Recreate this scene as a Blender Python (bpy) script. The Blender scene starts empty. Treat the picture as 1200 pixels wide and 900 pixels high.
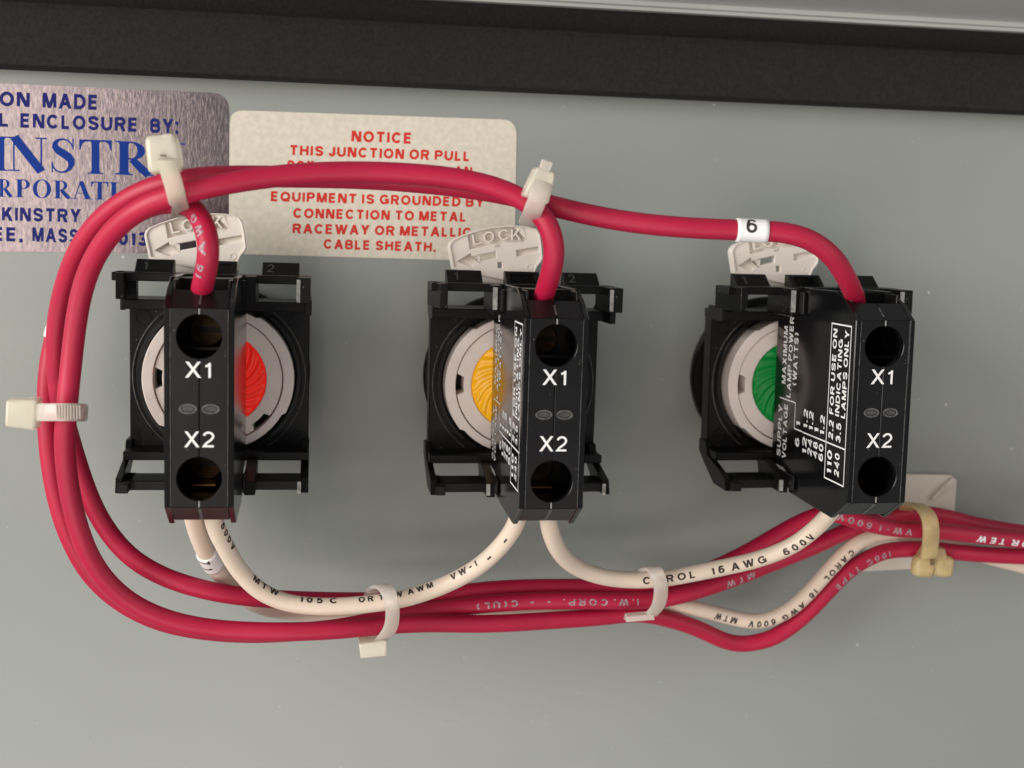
import bpy, bmesh, math, random
from mathutils import Vector, Matrix

random.seed(4)
S = bpy.context.scene
COL = S.collection
MM = 0.001

def W(p):
    """door coordinates in mm (x right, y up, z out of the door) -> Blender metres"""
    return Vector((p[0] * MM, -p[2] * MM, p[1] * MM))

# ------------------------------------------------------------------ camera
cam = bpy.data.cameras.new('camera')
cam_o = bpy.data.objects.new('camera', cam)
COL.objects.link(cam_o)
CR = [[0.987525, -0.007275, -0.157292], [0.026235, 0.992572, 0.1188], [0.155259, -0.121445, 0.98038]]
MAP = Matrix(((1, 0, 0), (0, 0, -1), (0, 1, 0)))
cam_o.matrix_world = Matrix.Translation(W((-17.408,23.216,235.376))) @ (MAP @ Matrix(CR)).to_4x4()
cam.sensor_width = 36
cam.lens = 43.421
cam.clip_start = 0.005
cam.clip_end = 50
cam.dof.use_dof = True
cam.dof.focus_distance = 0.205
cam.dof.aperture_fstop = 24
S.camera = cam_o

# ------------------------------------------------------------------ world, lamps, exposure
wd = bpy.data.worlds.new('World')
S.world = wd
wd.use_nodes = True
wn = wd.node_tree.nodes
wn['Background'].inputs[0].default_value = (0.95, 0.97, 1.0, 1)
wn['Background'].inputs[1].default_value = 0.20

def lamp(name, loc, target, size, sizey, power, col):
    l = bpy.data.lights.new(name, 'AREA')
    l.shape = 'RECTANGLE'
    l.size, l.size_y = size, sizey
    l.energy = power
    l.color = col
    o = bpy.data.objects.new(name, l)
    COL.objects.link(o)
    o.location = W(loc)
    d = W(target) - W(loc)
    o.rotation_euler = d.to_track_quat('-Z', 'Y').to_euler()
    return o
lamp('window_light', (-720, 170, 430), (0, 0, 10), 0.50, 0.55, 6.9, (1.0, 0.975, 0.93))
lamp('room_light', (-330, 60, 860), (-40, 0, 0), 0.30, 0.45, 1.2, (1.0, 0.84, 0.72))
lamp('low_light', (-160, -520, 800), (0, -20, 0), 1.0, 0.4, 2.7, (1.0, 0.90, 0.82))
lamp('right_light', (900, 160, 760), (20, 0, 0), 0.4, 1.0, 1.8, (1.0, 0.90, 0.84))
S.view_settings.view_transform = 'Standard'
S.view_settings.look = 'None'
S.view_settings.exposure = 0.27
S.view_settings.gamma = 1.0
S.render.engine = 'CYCLES'

# ------------------------------------------------------------------ materials
def new_mat(name, col, rough=0.5, metal=0.0, spec=0.5, noise=None, bump=None, sss=0.0, trans=0.0, coat=0.0, ior=1.5, emit=0.0):
    """noise=(scale, amount, detail): varies the colour; bump=(scale, strength, distance mm)"""
    m = bpy.data.materials.new(name)
    m.use_nodes = True
    nt = m.node_tree
    b = nt.nodes['Principled BSDF']
    b.inputs['Base Color'].default_value = (*col, 1)
    b.inputs['Roughness'].default_value = rough
    b.inputs['Metallic'].default_value = metal
    b.inputs['Specular IOR Level'].default_value = spec
    b.inputs['IOR'].default_value = ior
    b.inputs['Transmission Weight'].default_value = trans
    if emit:
        b.inputs['Emission Color'].default_value = (*col, 1)
        b.inputs['Emission Strength'].default_value = emit
    if coat:
        b.inputs['Coat Weight'].default_value = coat
        b.inputs['Coat Roughness'].default_value = 0.12
    if sss:
        b.inputs['Subsurface Weight'].default_value = sss
        b.inputs['Subsurface Radius'].default_value = (1, 0.8, 0.6)
        b.inputs['Subsurface Scale'].default_value = 0.0012
    tc = nt.nodes.new('ShaderNodeTexCoord')
    if noise:
        n = nt.nodes.new('ShaderNodeTexNoise')
        n.inputs['Scale'].default_value = noise[0]
        n.inputs['Detail'].default_value = noise[2]
        nt.links.new(tc.outputs['Object'], n.inputs['Vector'])
        r = nt.nodes.new('ShaderNodeMapRange')
        r.inputs['From Min'].default_value = 0.3
        r.inputs['From Max'].default_value = 0.7
        r.inputs['To Min'].default_value = 1 - noise[1]
        r.inputs['To Max'].default_value = 1 + noise[1]
        nt.links.new(n.outputs['Fac'], r.inputs['Value'])
        mx = nt.nodes.new('ShaderNodeVectorMath')
        mx.operation = 'SCALE'
        mx.inputs[0].default_value = col
        nt.links.new(r.outputs['Result'], mx.inputs['Scale'])
        nt.links.new(mx.outputs['Vector'], b.inputs['Base Color'])
    if bump:
        n = nt.nodes.new('ShaderNodeTexNoise')
        n.inputs['Scale'].default_value = bump[0]
        n.inputs['Detail'].default_value = 3
        nt.links.new(tc.outputs['Object'], n.inputs['Vector'])
        bp = nt.nodes.new('ShaderNodeBump')
        bp.inputs['Strength'].default_value = bump[1]
        bp.inputs['Distance'].default_value = bump[2] * MM
        nt.links.new(n.outputs['Fac'], bp.inputs['Height'])
        nt.links.new(bp.outputs['Normal'], b.inputs['Normal'])
    return m

def add_specks(m, scale, thresh, col, mixcol_socket_from=None):
    """scattered dust specks: voronoi cells, only some of them carrying a dot"""
    nt = m.node_tree
    b = nt.nodes['Principled BSDF']
    tc = nt.nodes.new('ShaderNodeTexCoord')
    v = nt.nodes.new('ShaderNodeTexVoronoi')
    v.inputs['Scale'].default_value = scale
    nt.links.new(tc.outputs['Object'], v.inputs['Vector'])
    lt = nt.nodes.new('ShaderNodeMath'); lt.operation = 'LESS_THAN'
    lt.inputs[1].default_value = thresh
    nt.links.new(v.outputs['Distance'], lt.inputs[0])
    sep = nt.nodes.new('ShaderNodeSeparateColor')
    nt.links.new(v.outputs['Color'], sep.inputs[0])
    l2 = nt.nodes.new('ShaderNodeMath'); l2.operation = 'LESS_THAN'
    l2.inputs[1].default_value = 0.16
    nt.links.new(sep.outputs[0], l2.inputs[0])
    mu = nt.nodes.new('ShaderNodeMath'); mu.operation = 'MULTIPLY'
    nt.links.new(lt.outputs[0], mu.inputs[0]); nt.links.new(l2.outputs[0], mu.inputs[1])
    m2 = nt.nodes.new('ShaderNodeMath'); m2.operation = 'MULTIPLY'
    m2.inputs[1].default_value = 0.55
    nt.links.new(mu.outputs[0], m2.inputs[0])
    mix = nt.nodes.new('ShaderNodeMix'); mix.data_type = 'RGBA'
    src = b.inputs['Base Color'].links
    if src:
        nt.links.new(src[0].from_socket, mix.inputs['A'])
    else:
        mix.inputs['A'].default_value = b.inputs['Base Color'].default_value
    mix.inputs['B'].default_value = (*col, 1)
    nt.links.new(m2.outputs[0], mix.inputs['Factor'])
    nt.links.new(mix.outputs['Result'], b.inputs['Base Color'])

M = {}
M['paint'] = new_mat('grey_door_paint', (0.272, 0.296, 0.280), 0.31, noise=(11, 0.045, 5), bump=(650, 0.10, 0.05))
add_specks(M['paint'], 190, 0.05, (0.75, 0.75, 0.72))
add_specks(M['paint'], 420, 0.07, (0.5, 0.52, 0.5))
add_specks(M['paint'], 120, 0.03, (0.06, 0.06, 0.06))
def smudge(m, lo, hi):
    """uneven gloss: faint wiping marks and fingerprints"""
    nt = m.node_tree; b = nt.nodes['Principled BSDF']
    tc = nt.nodes.new('ShaderNodeTexCoord')
    mp = nt.nodes.new('ShaderNodeMapping'); mp.inputs['Rotation'].default_value = (0, 0.6, 0); mp.inputs['Scale'].default_value = (1, 1, 4)
    n = nt.nodes.new('ShaderNodeTexNoise'); n.inputs['Scale'].default_value = 9; n.inputs['Detail'].default_value = 4; n.inputs['Roughness'].default_value = 0.55
    r = nt.nodes.new('ShaderNodeMapRange'); r.inputs['From Min'].default_value = 0.35; r.inputs['From Max'].default_value = 0.65
    r.inputs['To Min'].default_value = lo; r.inputs['To Max'].default_value = hi
    nt.links.new(tc.outputs['Object'], mp.inputs['Vector']); nt.links.new(mp.outputs['Vector'], n.inputs['Vector'])
    nt.links.new(n.outputs['Fac'], r.inputs['Value']); nt.links.new(r.outputs['Result'], b.inputs['Roughness'])
smudge(M['paint'], 0.27, 0.34)
M['lip'] = new_mat('grey_lip_paint', (0.60, 0.62, 0.59), 0.3, noise=(40, 0.04, 3), bump=(900, 0.15, 0.05))
M['foam'] = new_mat('black_foam', (0.017, 0.0155, 0.016), 0.9, spec=0.25, noise=(1500, 0.25, 4), bump=(2500, 0.9, 0.15))
M['black'] = new_mat('black_plastic', (0.0045, 0.0045, 0.005), 0.30, spec=0.36, noise=(300, 0.25, 3), bump=(1800, 0.12, 0.03))
M['frame'] = new_mat('black_frame_plastic', (0.003, 0.003, 0.0035), 0.36, spec=0.26, noise=(400, 0.3, 3), bump=(1500, 0.15, 0.03))
add_specks(M['frame'], 900, 0.12, (0.2, 0.2, 0.19))
M['gloss'] = new_mat('glossy_black_side', (0.004, 0.004, 0.005), 0.15, spec=0.4, bump=(900, 0.05, 0.03))
add_specks(M['black'], 1100, 0.10, (0.22, 0.22, 0.2))
M['scuff'] = new_mat('scuffed_grey_plastic', (0.075, 0.075, 0.073), 0.45, noise=(1800, 0.6, 4), bump=(2500, 0.8, 0.12))
M['edge'] = new_mat('pale_grey_edge', (0.32, 0.32, 0.31), 0.4, noise=(900, 0.4, 3))  # paler grey for clip arm ends and moulded ticks
M['holder'] = new_mat('white_holder_plastic', (0.88, 0.79, 0.74), 0.34, sss=0.15, noise=(120, 0.05, 2))
M['lever'] = new_mat('white_lever_plastic', (0.84, 0.77, 0.70), 0.30, sss=0.05)
M['leverlow'] = new_mat('aged_lever_plastic', (0.62, 0.57, 0.44), 0.45, sss=0.1, noise=(1200, 0.08, 3))
M['lens_red'] = new_mat('red_lens', (0.95, 0.022, 0.010), 0.3, coat=0.15, emit=0.22)  # emit on all three lenses stands in for light passing through them
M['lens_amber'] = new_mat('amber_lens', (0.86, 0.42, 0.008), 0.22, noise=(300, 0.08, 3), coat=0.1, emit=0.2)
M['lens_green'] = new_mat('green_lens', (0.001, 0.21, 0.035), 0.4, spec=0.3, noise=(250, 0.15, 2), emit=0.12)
M['brass'] = new_mat('brass_screw', (0.05, 0.032, 0.018), 0.4, metal=1.0, noise=(700, 0.35, 3))
M['white'] = new_mat('white_print', (0.80, 0.80, 0.80), 0.5)
M['blackprint'] = new_mat('black_print', (0.03, 0.022, 0.018), 0.5, noise=(2500, 0.5, 2))
M['greyprint'] = new_mat('grey_print', (0.36, 0.22, 0.25), 0.5, noise=(3000, 0.6, 2))
M['redprint'] = new_mat('red_sticker_print', (0.58, 0.035, 0.025), 0.6, spec=0.2)
M['blueprint'] = new_mat('blue_sticker_print', (0.003, 0.03, 0.22), 0.6, spec=0.15)
M['navyprint'] = new_mat('navy_sticker_print', (0.010, 0.014, 0.13), 0.6, spec=0.15)
M['redwire'] = new_mat('red_wire_insulation', (0.42, 0.008, 0.044), 0.47, spec=0.42, noise=(60, 0.12, 4), bump=(500, 0.16, 0.08))
M['whitewire'] = new_mat('white_wire_insulation', (0.72, 0.60, 0.49), 0.40, noise=(70, 0.05, 3), bump=(900, 0.10, 0.05), sss=0.1)
add_specks(M['whitewire'], 700, 0.09, (0.25, 0.15, 0.1))
M['sleeve'] = new_mat('white_sleeve', (0.84, 0.83, 0.82), 0.35)
M['nylon'] = new_mat('clear_nylon', (0.94, 0.90, 0.76), 0.24, sss=0.25, trans=0.52, noise=(200, 0.06, 2), ior=1.4)
M['nylon_pink'] = new_mat('milky_nylon', (0.94, 0.87, 0.80), 0.24, sss=0.2, trans=0.6, ior=1.4)
M['nylon_old'] = new_mat('yellowed_nylon', (0.85, 0.70, 0.38), 0.30, sss=0.0, trans=0.55, noise=(250, 0.12, 3), ior=1.4)
M['edge_dark'] = new_mat('dull_grey_moulding', (0.05, 0.05, 0.049), 0.4, noise=(900, 0.4, 3))
M['brass_bright'] = new_mat('brass_glint', (0.55, 0.30, 0.10), 0.3, metal=1.0)
M['slot'] = new_mat('slot_brown', (0.16, 0.11, 0.05), 0.6)
M['mount'] = new_mat('white_mount_plastic', (0.66, 0.61, 0.53), 0.4, sss=0.1, noise=(80, 0.05, 2))

# notice sticker paper: mottled cream
def paper_mat():
    m = bpy.data.materials.new('mottled_cream_paper'); m.use_nodes = True
    nt = m.node_tree; b = nt.nodes['Principled BSDF']
    tc = nt.nodes.new('ShaderNodeTexCoord')
    n = nt.nodes.new('ShaderNodeTexNoise'); n.inputs['Scale'].default_value = 900; n.inputs['Detail'].default_value = 3
    nt.links.new(tc.outputs['Object'], n.inputs['Vector'])
    cr = nt.nodes.new('ShaderNodeValToRGB')
    cr.color_ramp.elements[0].position = 0.36; cr.color_ramp.elements[0].color = (0.60, 0.565, 0.47, 1)
    cr.color_ramp.elements[1].position = 0.66; cr.color_ramp.elements[1].color = (0.70, 0.64, 0.54, 1)
    nt.links.new(n.outputs['Fac'], cr.inputs['Fac'])
    nt.links.new(cr.outputs['Color'], b.inputs['Base Color'])
    b.inputs['Roughness'].default_value = 0.5
    return m
M['paper'] = paper_mat()

def foil_mat():
    m = bpy.data.materials.new('brushed_silver_foil'); m.use_nodes = True
    nt = m.node_tree; b = nt.nodes['Principled BSDF']
    tc = nt.nodes.new('ShaderNodeTexCoord')
    mp = nt.nodes.new('ShaderNodeMapping'); mp.inputs['Scale'].default_value = (1.5, 1.0, 0.55)
    nt.links.new(tc.outputs['Object'], mp.inputs['Vector'])
    n = nt.nodes.new('ShaderNodeTexNoise'); n.inputs['Scale'].default_value = 1100; n.inputs['Detail'].default_value = 5
    n.inputs['Roughness'].default_value = 0.65
    nt.links.new(mp.outputs['Vector'], n.inputs['Vector'])
    bp = nt.nodes.new('ShaderNodeBump'); bp.inputs['Strength'].default_value = 0.26; bp.inputs['Distance'].default_value = 0.12 * MM
    nt.links.new(n.outputs['Fac'], bp.inputs['Height'])
    nt.links.new(bp.outputs['Normal'], b.inputs['Normal'])
    cr = nt.nodes.new('ShaderNodeValToRGB')
    cr.color_ramp.elements[0].position = 0.35; cr.color_ramp.elements[0].color = (0.16, 0.148, 0.17, 1)
    cr.color_ramp.elements[1].position = 0.65; cr.color_ramp.elements[1].color = (0.27, 0.24, 0.255, 1)
    nt.links.new(n.outputs['Fac'], cr.inputs['Fac'])
    nt.links.new(cr.outputs['Color'], b.inputs['Base Color'])
    b.inputs['Metallic'].default_value = 1.0
    b.inputs['Roughness'].default_value = 0.20
    return m
M['foil'] = foil_mat()

# ------------------------------------------------------------------ helpers
def obj(name, me, mat=None, parent=None, **props):
    o = bpy.data.objects.new(name, me)
    COL.objects.link(o)
    if mat is not None:
        me.materials.clear(); me.materials.append(mat)
    if parent is not None:
        o.parent = parent
    for k, v in props.items():
        o[k] = v
    return o

def empty(name, loc, **props):
    o = bpy.data.objects.new(name, None)
    o.empty_display_size = 0.005
    COL.objects.link(o)
    o.location = W(loc)
    for k, v in props.items():
        o[k] = v
    return o

def mesh_of(verts, faces, smooth=False, name='m'):
    me = bpy.data.meshes.new(name)
    me.from_pydata([W(v) for v in verts], [], faces)
    bm = bmesh.new(); bm.from_mesh(me)
    bmesh.ops.recalc_face_normals(bm, faces=bm.faces)
    bm.to_mesh(me); bm.free()
    if smooth:
        for p in me.polygons: p.use_smooth = True
    return me

def join(meshes, name='m'):
    bm = bmesh.new()
    for me in meshes:
        bm.from_mesh(me)
    out = bpy.data.meshes.new(name)
    bm.to_mesh(out); bm.free()
    for me in meshes: bpy.data.meshes.remove(me)
    return out

def box(x0, x1, y0, y1, z0, z1, bev=0.12):
    bm = bmesh.new()
    vs = [bm.verts.new(W((x, y, z))) for x in (x0, x1) for y in (y0, y1) for z in (z0, z1)]
    for f in ((0, 1, 3, 2), (4, 6, 7, 5), (0, 4, 5, 1), (2, 3, 7, 6), (0, 2, 6, 4), (1, 5, 7, 3)):
        bm.faces.new([vs[i] for i in f])
    bmesh.ops.recalc_face_normals(bm, faces=bm.faces)
    if bev:
        bmesh.ops.bevel(bm, geom=list(bm.edges), offset=bev * MM, segments=1, affect='EDGES', clamp_overlap=True)
    me = bpy.data.meshes.new('m'); bm.to_mesh(me); bm.free()
    return me

def tapered(x0, x1, y0, y1, z0, z1, dx):
    """post whose outer front edge leans in by dx"""
    me = box(x0, x1, y0, y1, z0, z1, 0.1)
    for v in me.vertices:
        k = (-v.co.y / MM - z0) / (z1 - z0)
        v.co.x += dx * MM * k
    return me

def curve_mesh(polys, z0, z1, bev=0.0):
    """2D outlines (holes allowed) filled and extruded from z0 to z1 in door coordinates"""
    cu = bpy.data.curves.new('c', 'CURVE'); cu.dimensions = '2D'; cu.fill_mode = 'BOTH'
    for pts in polys:
        sp = cu.splines.new('POLY'); sp.points.add(len(pts) - 1)
        for i, p in enumerate(pts): sp.points[i].co = (p[0], p[1], 0, 1)
        sp.use_cyclic_u = True
    cu.extrude = max((z1 - z0) / 2 - bev, 0)
    cu.bevel_depth = bev; cu.bevel_resolution = 0; cu.offset = -bev
    o = bpy.data.objects.new('c', cu)
    me = bpy.data.meshes.new_from_object(o)
    zc = (z0 + z1) / 2
    for v in me.vertices:
        v.co = W((v.co.x, v.co.y, v.co.z + zc))
    bpy.data.objects.remove(o); bpy.data.curves.remove(cu)
    bm = bmesh.new(); bm.from_mesh(me)
    bmesh.ops.remove_doubles(bm, verts=bm.verts, dist=2e-6)
    bmesh.ops.recalc_face_normals(bm, faces=bm.faces)
    for f in bm.faces: f.smooth = True
    for e in bm.edges:
        if len(e.link_faces) != 2 or e.calc_face_angle(0) > 0.33: e.smooth = False
    bm.to_mesh(me); bm.free()
    return me

def profile_x(yz, x0, x1, bev=0.1):
    """closed (y,z) profile extruded along x"""
    me = curve_mesh([[(z, y) for y, z in yz]], x0, x1, bev)   # curve x=z, y=y, extrude along door x
    for v in me.vertices:
        # v.co is W((z, y, x)) = (z, -x, y) -> want W((x, y, z)) = (x, -z, y)
        z, x, y = v.co.x, -v.co.y, v.co.z
        v.co = (x, -z, y)
    bm = bmesh.new(); bm.from_mesh(me)
    bmesh.ops.recalc_face_normals(bm, faces=bm.faces)
    bm.to_mesh(me); bm.free()
    return me

def circle(cx, cy, r, n=48, a0=0, a1=360, ry=None):
    ry = ry or r
    full = abs(a1 - a0) >= 360
    k = n if full else n + 1
    return [(cx + r * math.cos(math.radians(a0 + (a1 - a0) * i / n)), cy + ry * math.sin(math.radians(a0 + (a1 - a0) * i / n))) for i in range(k)]

def arc_band(cx, cy, r0, r1, a0, a1, n=32):
    return circle(cx, cy, r1, n, a0, a1) + circle(cx, cy, r0, n, a0, a1)[::-1]

def lathe(prof, n=64, smooth=True):
    vs, fs = [], []
    for i in range(n):
        a = 2 * math.pi * i / n
        for r, z in prof: vs.append((r * math.cos(a), r * math.sin(a), z))
    k = len(prof)
    for i in range(n):
        j = (i + 1) % n
        for q in range(k - 1):
            fs.append((i * k + q, j * k + q, j * k + q + 1, i * k + q + 1))
    me = mesh_of(vs, fs, smooth)
    bm = bmesh.new(); bm.from_mesh(me)
    bmesh.ops.remove_doubles(bm, verts=bm.verts, dist=1e-6)
    for e in bm.edges:
        if len(e.link_faces) == 2 and e.calc_face_angle(0) > 0.6: e.smooth = False
    bm.to_mesh(me); bm.free()
    return me

def _arc(cx, cy, rx, ry, a0, a1, n=14):
    return [(cx + rx * math.cos(math.radians(a0 + (a1 - a0) * i / n)), cy + ry * math.sin(math.radians(a0 + (a1 - a0) * i / n))) for i in range(n + 1)]
_S = [(.98, .74)] + _arc(.5, .76, .46, .24, 12, 180, 12) + [(.10, .63), (.28, .56), (.62, .47), (.86, .40)] + _arc(.5, .26, .48, .26, 20, -168, 14)
_O = ('c', _arc(.5, .5, .5, .5, 0, 360, 28)[:-1])
# grotesque capitals as centre lines: (width, strokes); 's' open stroke, 'c' closed stroke, 'd' diagonal cut flush at cap line and baseline
GL = {
    'A': (.93, [('d', (.5, 1), (0, 0)), ('d', (.5, 1), (1, 0)), ('s', [(.24, .28), (.76, .28)])]),
    'B': (.82, [('s', [(0, 0), (0, 1)]), ('s', [(0, 1), (.58, 1)] + _arc(.58, .76, .36, .24, 90, -90, 8)[1:] + [(0, .52)]), ('s', [(.0, .52), (.62, .52)] + _arc(.62, .26, .38, .26, 90, -90, 8)[1:] + [(0, 0)])]),
    'C': (.90, [('s', _arc(.5, .5, .5, .5, 38, 322, 22))]),
    'D': (.86, [('c', [(0, 0), (0, 1), (.42, 1)] + _arc(.42, .5, .58, .5, 90, -90, 14)[1:])]),
    'E': (.74, [('s', [(1, 1), (0, 1), (0, 0), (1, 0)]), ('s', [(0, .52), (.93, .52)])]),
    'F': (.70, [('s', [(1, 1), (0, 1)]), ('s', [(0, 1.1), (0, -.1)]), ('s', [(0, .5), (.88, .5)])]),
    'G': (.94, [('s', _arc(.5, .5, .5, .5, 38, 345, 22) + [(1, .47), (.56, .47)]), ('s', [(1, .47), (1, -.05)])]),
    'H': (.84, [('s', [(0, -.1), (0, 1.1)]), ('s', [(1, -.1), (1, 1.1)]), ('s', [(0, .53), (1, .53)])]),
    'I': (0, [('s', [(0, -.1), (0, 1.1)])]),
    'J': (.62, [('s', [(1, 1.1), (1, .3)] + _arc(.5, .3, .5, .3, 0, -180, 10))]),
    'K': (.86, [('s', [(0, -.1), (0, 1.1)]), ('d', (.93, 1), (.02, .30)), ('d', (.42, .62), (1, 0))]),
    'L': (.68, [('s', [(0, 1.1), (0, 0), (1, 0)])]),
    'M': (1.0, [('s', [(0, -.1), (0, 1.1)]), ('s', [(1, -.1), (1, 1.1)]), ('d', (.05, 1), (.5, 0)), ('d', (.95, 1), (.5, 0))]),
    'N': (.86, [('s', [(0, -.1), (0, 1.1)]), ('s', [(1, -.1), (1, 1.1)]), ('d', (.03, 1), (.97, 0))]),
    'O': (.95, [_O]),
    'P': (.80, [('s', [(0, -.1), (0, 1.1)]), ('s', [(0, 1), (.62, 1)] + _arc(.62, .73, .38, .27, 90, -90, 10)[1:] + [(0, .46)])]),
    'Q': (.95, [_O, ('d', (.6, .35), (1, 0))]),
    'R': (.84, [('s', [(0, -.1), (0, 1.1)]), ('s', [(0, 1), (.60, 1)] + _arc(.60, .74, .36, .26, 90, -90, 10)[1:] + [(0, .48)]), ('d', (.60, .48), (1, 0))]),
    'S': (.82, [('s', _S)]),
    'T': (.80, [('s', [(-.1, 1), (1.1, 1)]), ('s', [(.5, 1), (.5, -.1)])]),
    'U': (.84, [('s', [(0, 1.1), (0, .38)] + _arc(.5, .38, .5, .38, 180, 360, 14) + [(1, 1.1)])]),
    'V': (.86, [('d', (0, 1), (.5, 0)), ('d', (1, 1), (.5, 0))]),
    'W': (1.25, [('d', (0, 1), (.26, 0)), ('d', (.5, 1), (.26, 0)), ('d', (.5, 1), (.74, 0)), ('d', (1, 1), (.74, 0))]),
    'X': (.88, [('d', (.03, 1), (1, 0)), ('d', (.97, 1), (0, 0))]),
    'Y': (.88, [('d', (0, 1), (.5, .42)), ('d', (1, 1), (.5, .42)), ('s', [(.5, .45), (.5, -.1)])]),
    'Z': (.80, [('s', [(0, 1), (1, 1)]), ('s', [(0, 0), (1, 0)]), ('d', (.95, 1), (.05, 0))]),
    '0': (.68, [('c', _arc(.5, .5, .5, .5, 0, 360, 26)[:-1])]),
    '1': (.36, [('s', [(1, -.1), (1, 1.0)]), ('s', [(1, .88), (.0, .74)])]),
    '2': (.68, [('s', _arc(.5, .72, .48, .28, 170, -20, 12) + [(.75, .45), (.25, .2), (.03, 0), (1.05, 0)])]),
    '3': (.70, [('s', _arc(.46, .74, .42, .26, 160, -85, 12) + [(.35, .5)]), ('s', [(.35, .5)] + _arc(.5, .26, .5, .26, 95, -165, 14))]),
    '4': (.72, [('s', [(.74, -.1), (.74, 1.05), (0, .3), (1.05, .3)])]),
    '5': (.70, [('s', [(.92, 1), (.2, 1), (.08, .52), (.25, .62)] + _arc(.5, .32, .5, .32, 95, -160, 14))]),
    '6': (.70, [('c', _arc(.5, .3, .5, .3, 0, 360, 22)[:-1]), ('s', [(.0, .3), (.03, .6), (.16, .87)] + _arc(.52, .8, .40, .20, 130, 10, 8))]),
    '7': (.66, [('s', [(0, 1), (1.05, 1), (.6, .55), (.38, -.05)])]),
    '8': (.70, [('c', _arc(.5, .27, .5, .27, 0, 360, 20)[:-1]), ('c', _arc(.5, .77, .42, .23, 0, 360, 20)[:-1])]),
    '.': (.0, [('dot', 0)]), ':': (.0, [('dot', 0), ('dot', .62)]), ',': (.04, [('dot', 0), ('s', [(1, -.02), (.2, -.22)])]),
    '-': (.62, [('s', [(0, .42), (1, .42)])]), '(': (.44, [('s', _arc(1, .5, 1, .5, 100, 260, 10))]), ')': (.44, [('s', _arc(0, .5, 1, .5, 80, -80, 10))]),
}
def _ribbon(pts, w, closed):
    n = len(pts); L, R_ = [], []
    for i, p in enumerate(pts):
        p = Vector(p)
        a = Vector(pts[i - 1]) if (i > 0 or closed) else None
        b = Vector(pts[(i + 1) % n]) if (i < n - 1 or closed) else None
        d1 = (p - a).normalized() if a is not None else None; d2 = (b - p).normalized() if b is not None else None
        if d1 is None: d1 = d2
        if d2 is None: d2 = d1
        n1 = Vector((-d1.y, d1.x)); n2 = Vector((-d2.y, d2.x)); m = (n1 + n2)
        m = m / max(m.length, 1e-6); k = w / max(0.45, m.dot(n1))
        L.append(tuple(p + m * k)); R_.append(tuple(p - m * k))
    return L, R_

def text_raw(s, bold=0.0, extrude=0.0, gap=0.17):
    """stroke lettering, cap height 1: returns (verts, faces); extrude makes raised letters"""
    w = 0.078 + bold
    vs, fs, x, lift = [], [], 0.0, 0
    for ch in s:
        if ch == ' ': x += 0.34; continue
        Wd, strokes = GL[ch]
        Wt = Wd + (2 * w if Wd == 0 else 0) if Wd == 0 else max(Wd, 2.2 * w)
        fx = lambda q: x + w + q * (Wt - 2 * w); fy = lambda q: max(0, min(1, w + q * (1 - 2 * w))) if -.2 < q < 1.2 and q not in (-.22,) else w + q * (1 - 2 * w)
        for k, st in enumerate(strokes):
            z = 0.0016 * k
            polys = []
            if st[0] == 'dot':
                y0 = st[1]; polys.append(([(x, y0), (x + 2 * w, y0)], [(x, y0 + 2 * w), (x + 2 * w, y0 + 2 * w)], False))
            elif st[0] == 'd':
                (xa, ya), (xb, yb) = st[1], st[2]
                X0, X1 = x + xa * Wt, x + xb * Wt
                hw = w * math.sqrt(1 + ((xb - xa) * Wt / (yb - ya)) ** 2)
                lo, hi = x + hw, x + Wt - hw
                X0, X1 = (lo + xa * (hi - lo)), (lo + xb * (hi - lo))
                polys.append(([(X0 - hw, ya), (X1 - hw, yb)], [(X0 + hw, ya), (X1 + hw, yb)], False))
            else:
                pts = [(fx(px_), (fy(py_))) for px_, py_ in st[1]]
                L, R_ = _ribbon(pts, w, st[0] == 'c')
                polys.append((L, R_, st[0] == 'c'))
            for L, R_, closed in polys:
                n = len(L); b = len(vs)
                vs += [(p[0], p[1], z + extrude) for p in L] + [(p[0], p[1], z + extrude) for p in R_]
                rng = range(n if closed else n - 1)
                for i in rng:
                    j = (i + 1) % n
                    fs.append((b + i, b + j, b + n + j, b + n + i))
                if extrude:
                    c = len(vs)
                    vs += [(p[0], p[1], -extrude) for p in L] + [(p[0], p[1], -extrude) for p in R_]
                    for i in rng:
                        j = (i + 1) % n
                        fs.append((b + i, b + j, c + j, c + i)); fs.append((b + n + i, b + n + j, c + n + j, c + n + i))
                    if not closed:
                        fs.append((b, b + n, c + n, c)); fs.append((b + n - 1, b + 2 * n - 1, c + 2 * n - 1, c + n - 1))
        x += Wt + gap
    return vs, fs

def caps(bold): return (0.0, 1.0)

def flat_text(s, bl, br, tl, bold=0.0, ext=0.0, lift=(0, 0, 0)):
    """text mapped on the parallelogram baseline-left, baseline-right, cap-top-left (3D points)"""
    vs, fs = text_raw(s, bold, ext)
    x0 = min(p[0] for p in vs); x1 = max(p[0] for p in vs)
    y0, y1 = caps(bold)
    bl, br, tl, lf = Vector(bl), Vector(br), Vector(tl), Vector(lift)
    ex, ey = br - bl, tl - bl
    n = ex.cross(ey).normalized()
    return mesh_of([tuple(bl + lf + ex * ((x - x0) / (x1 - x0)) + ey * ((y - y0) / (y1 - y0)) + n * z) for x, y, z in vs], fs)

# ------------------------------------------------------------------ the door
Z0 = 0.0
door = obj('door_panel', mesh_of([(-420, -420, 0), (520, -420, 0), (520, 75, 0), (-420, 75, 0), (-420, -420, -2), (520, -420, -2), (520, 75, -2), (-420, 75, -2)],
                                 [(0, 1, 2, 3), (7, 6, 5, 4), (0, 4, 5, 1), (1, 5, 6, 2), (2, 6, 7, 3), (3, 7, 4, 0)]), M['paint'], kind='structure')
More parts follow.
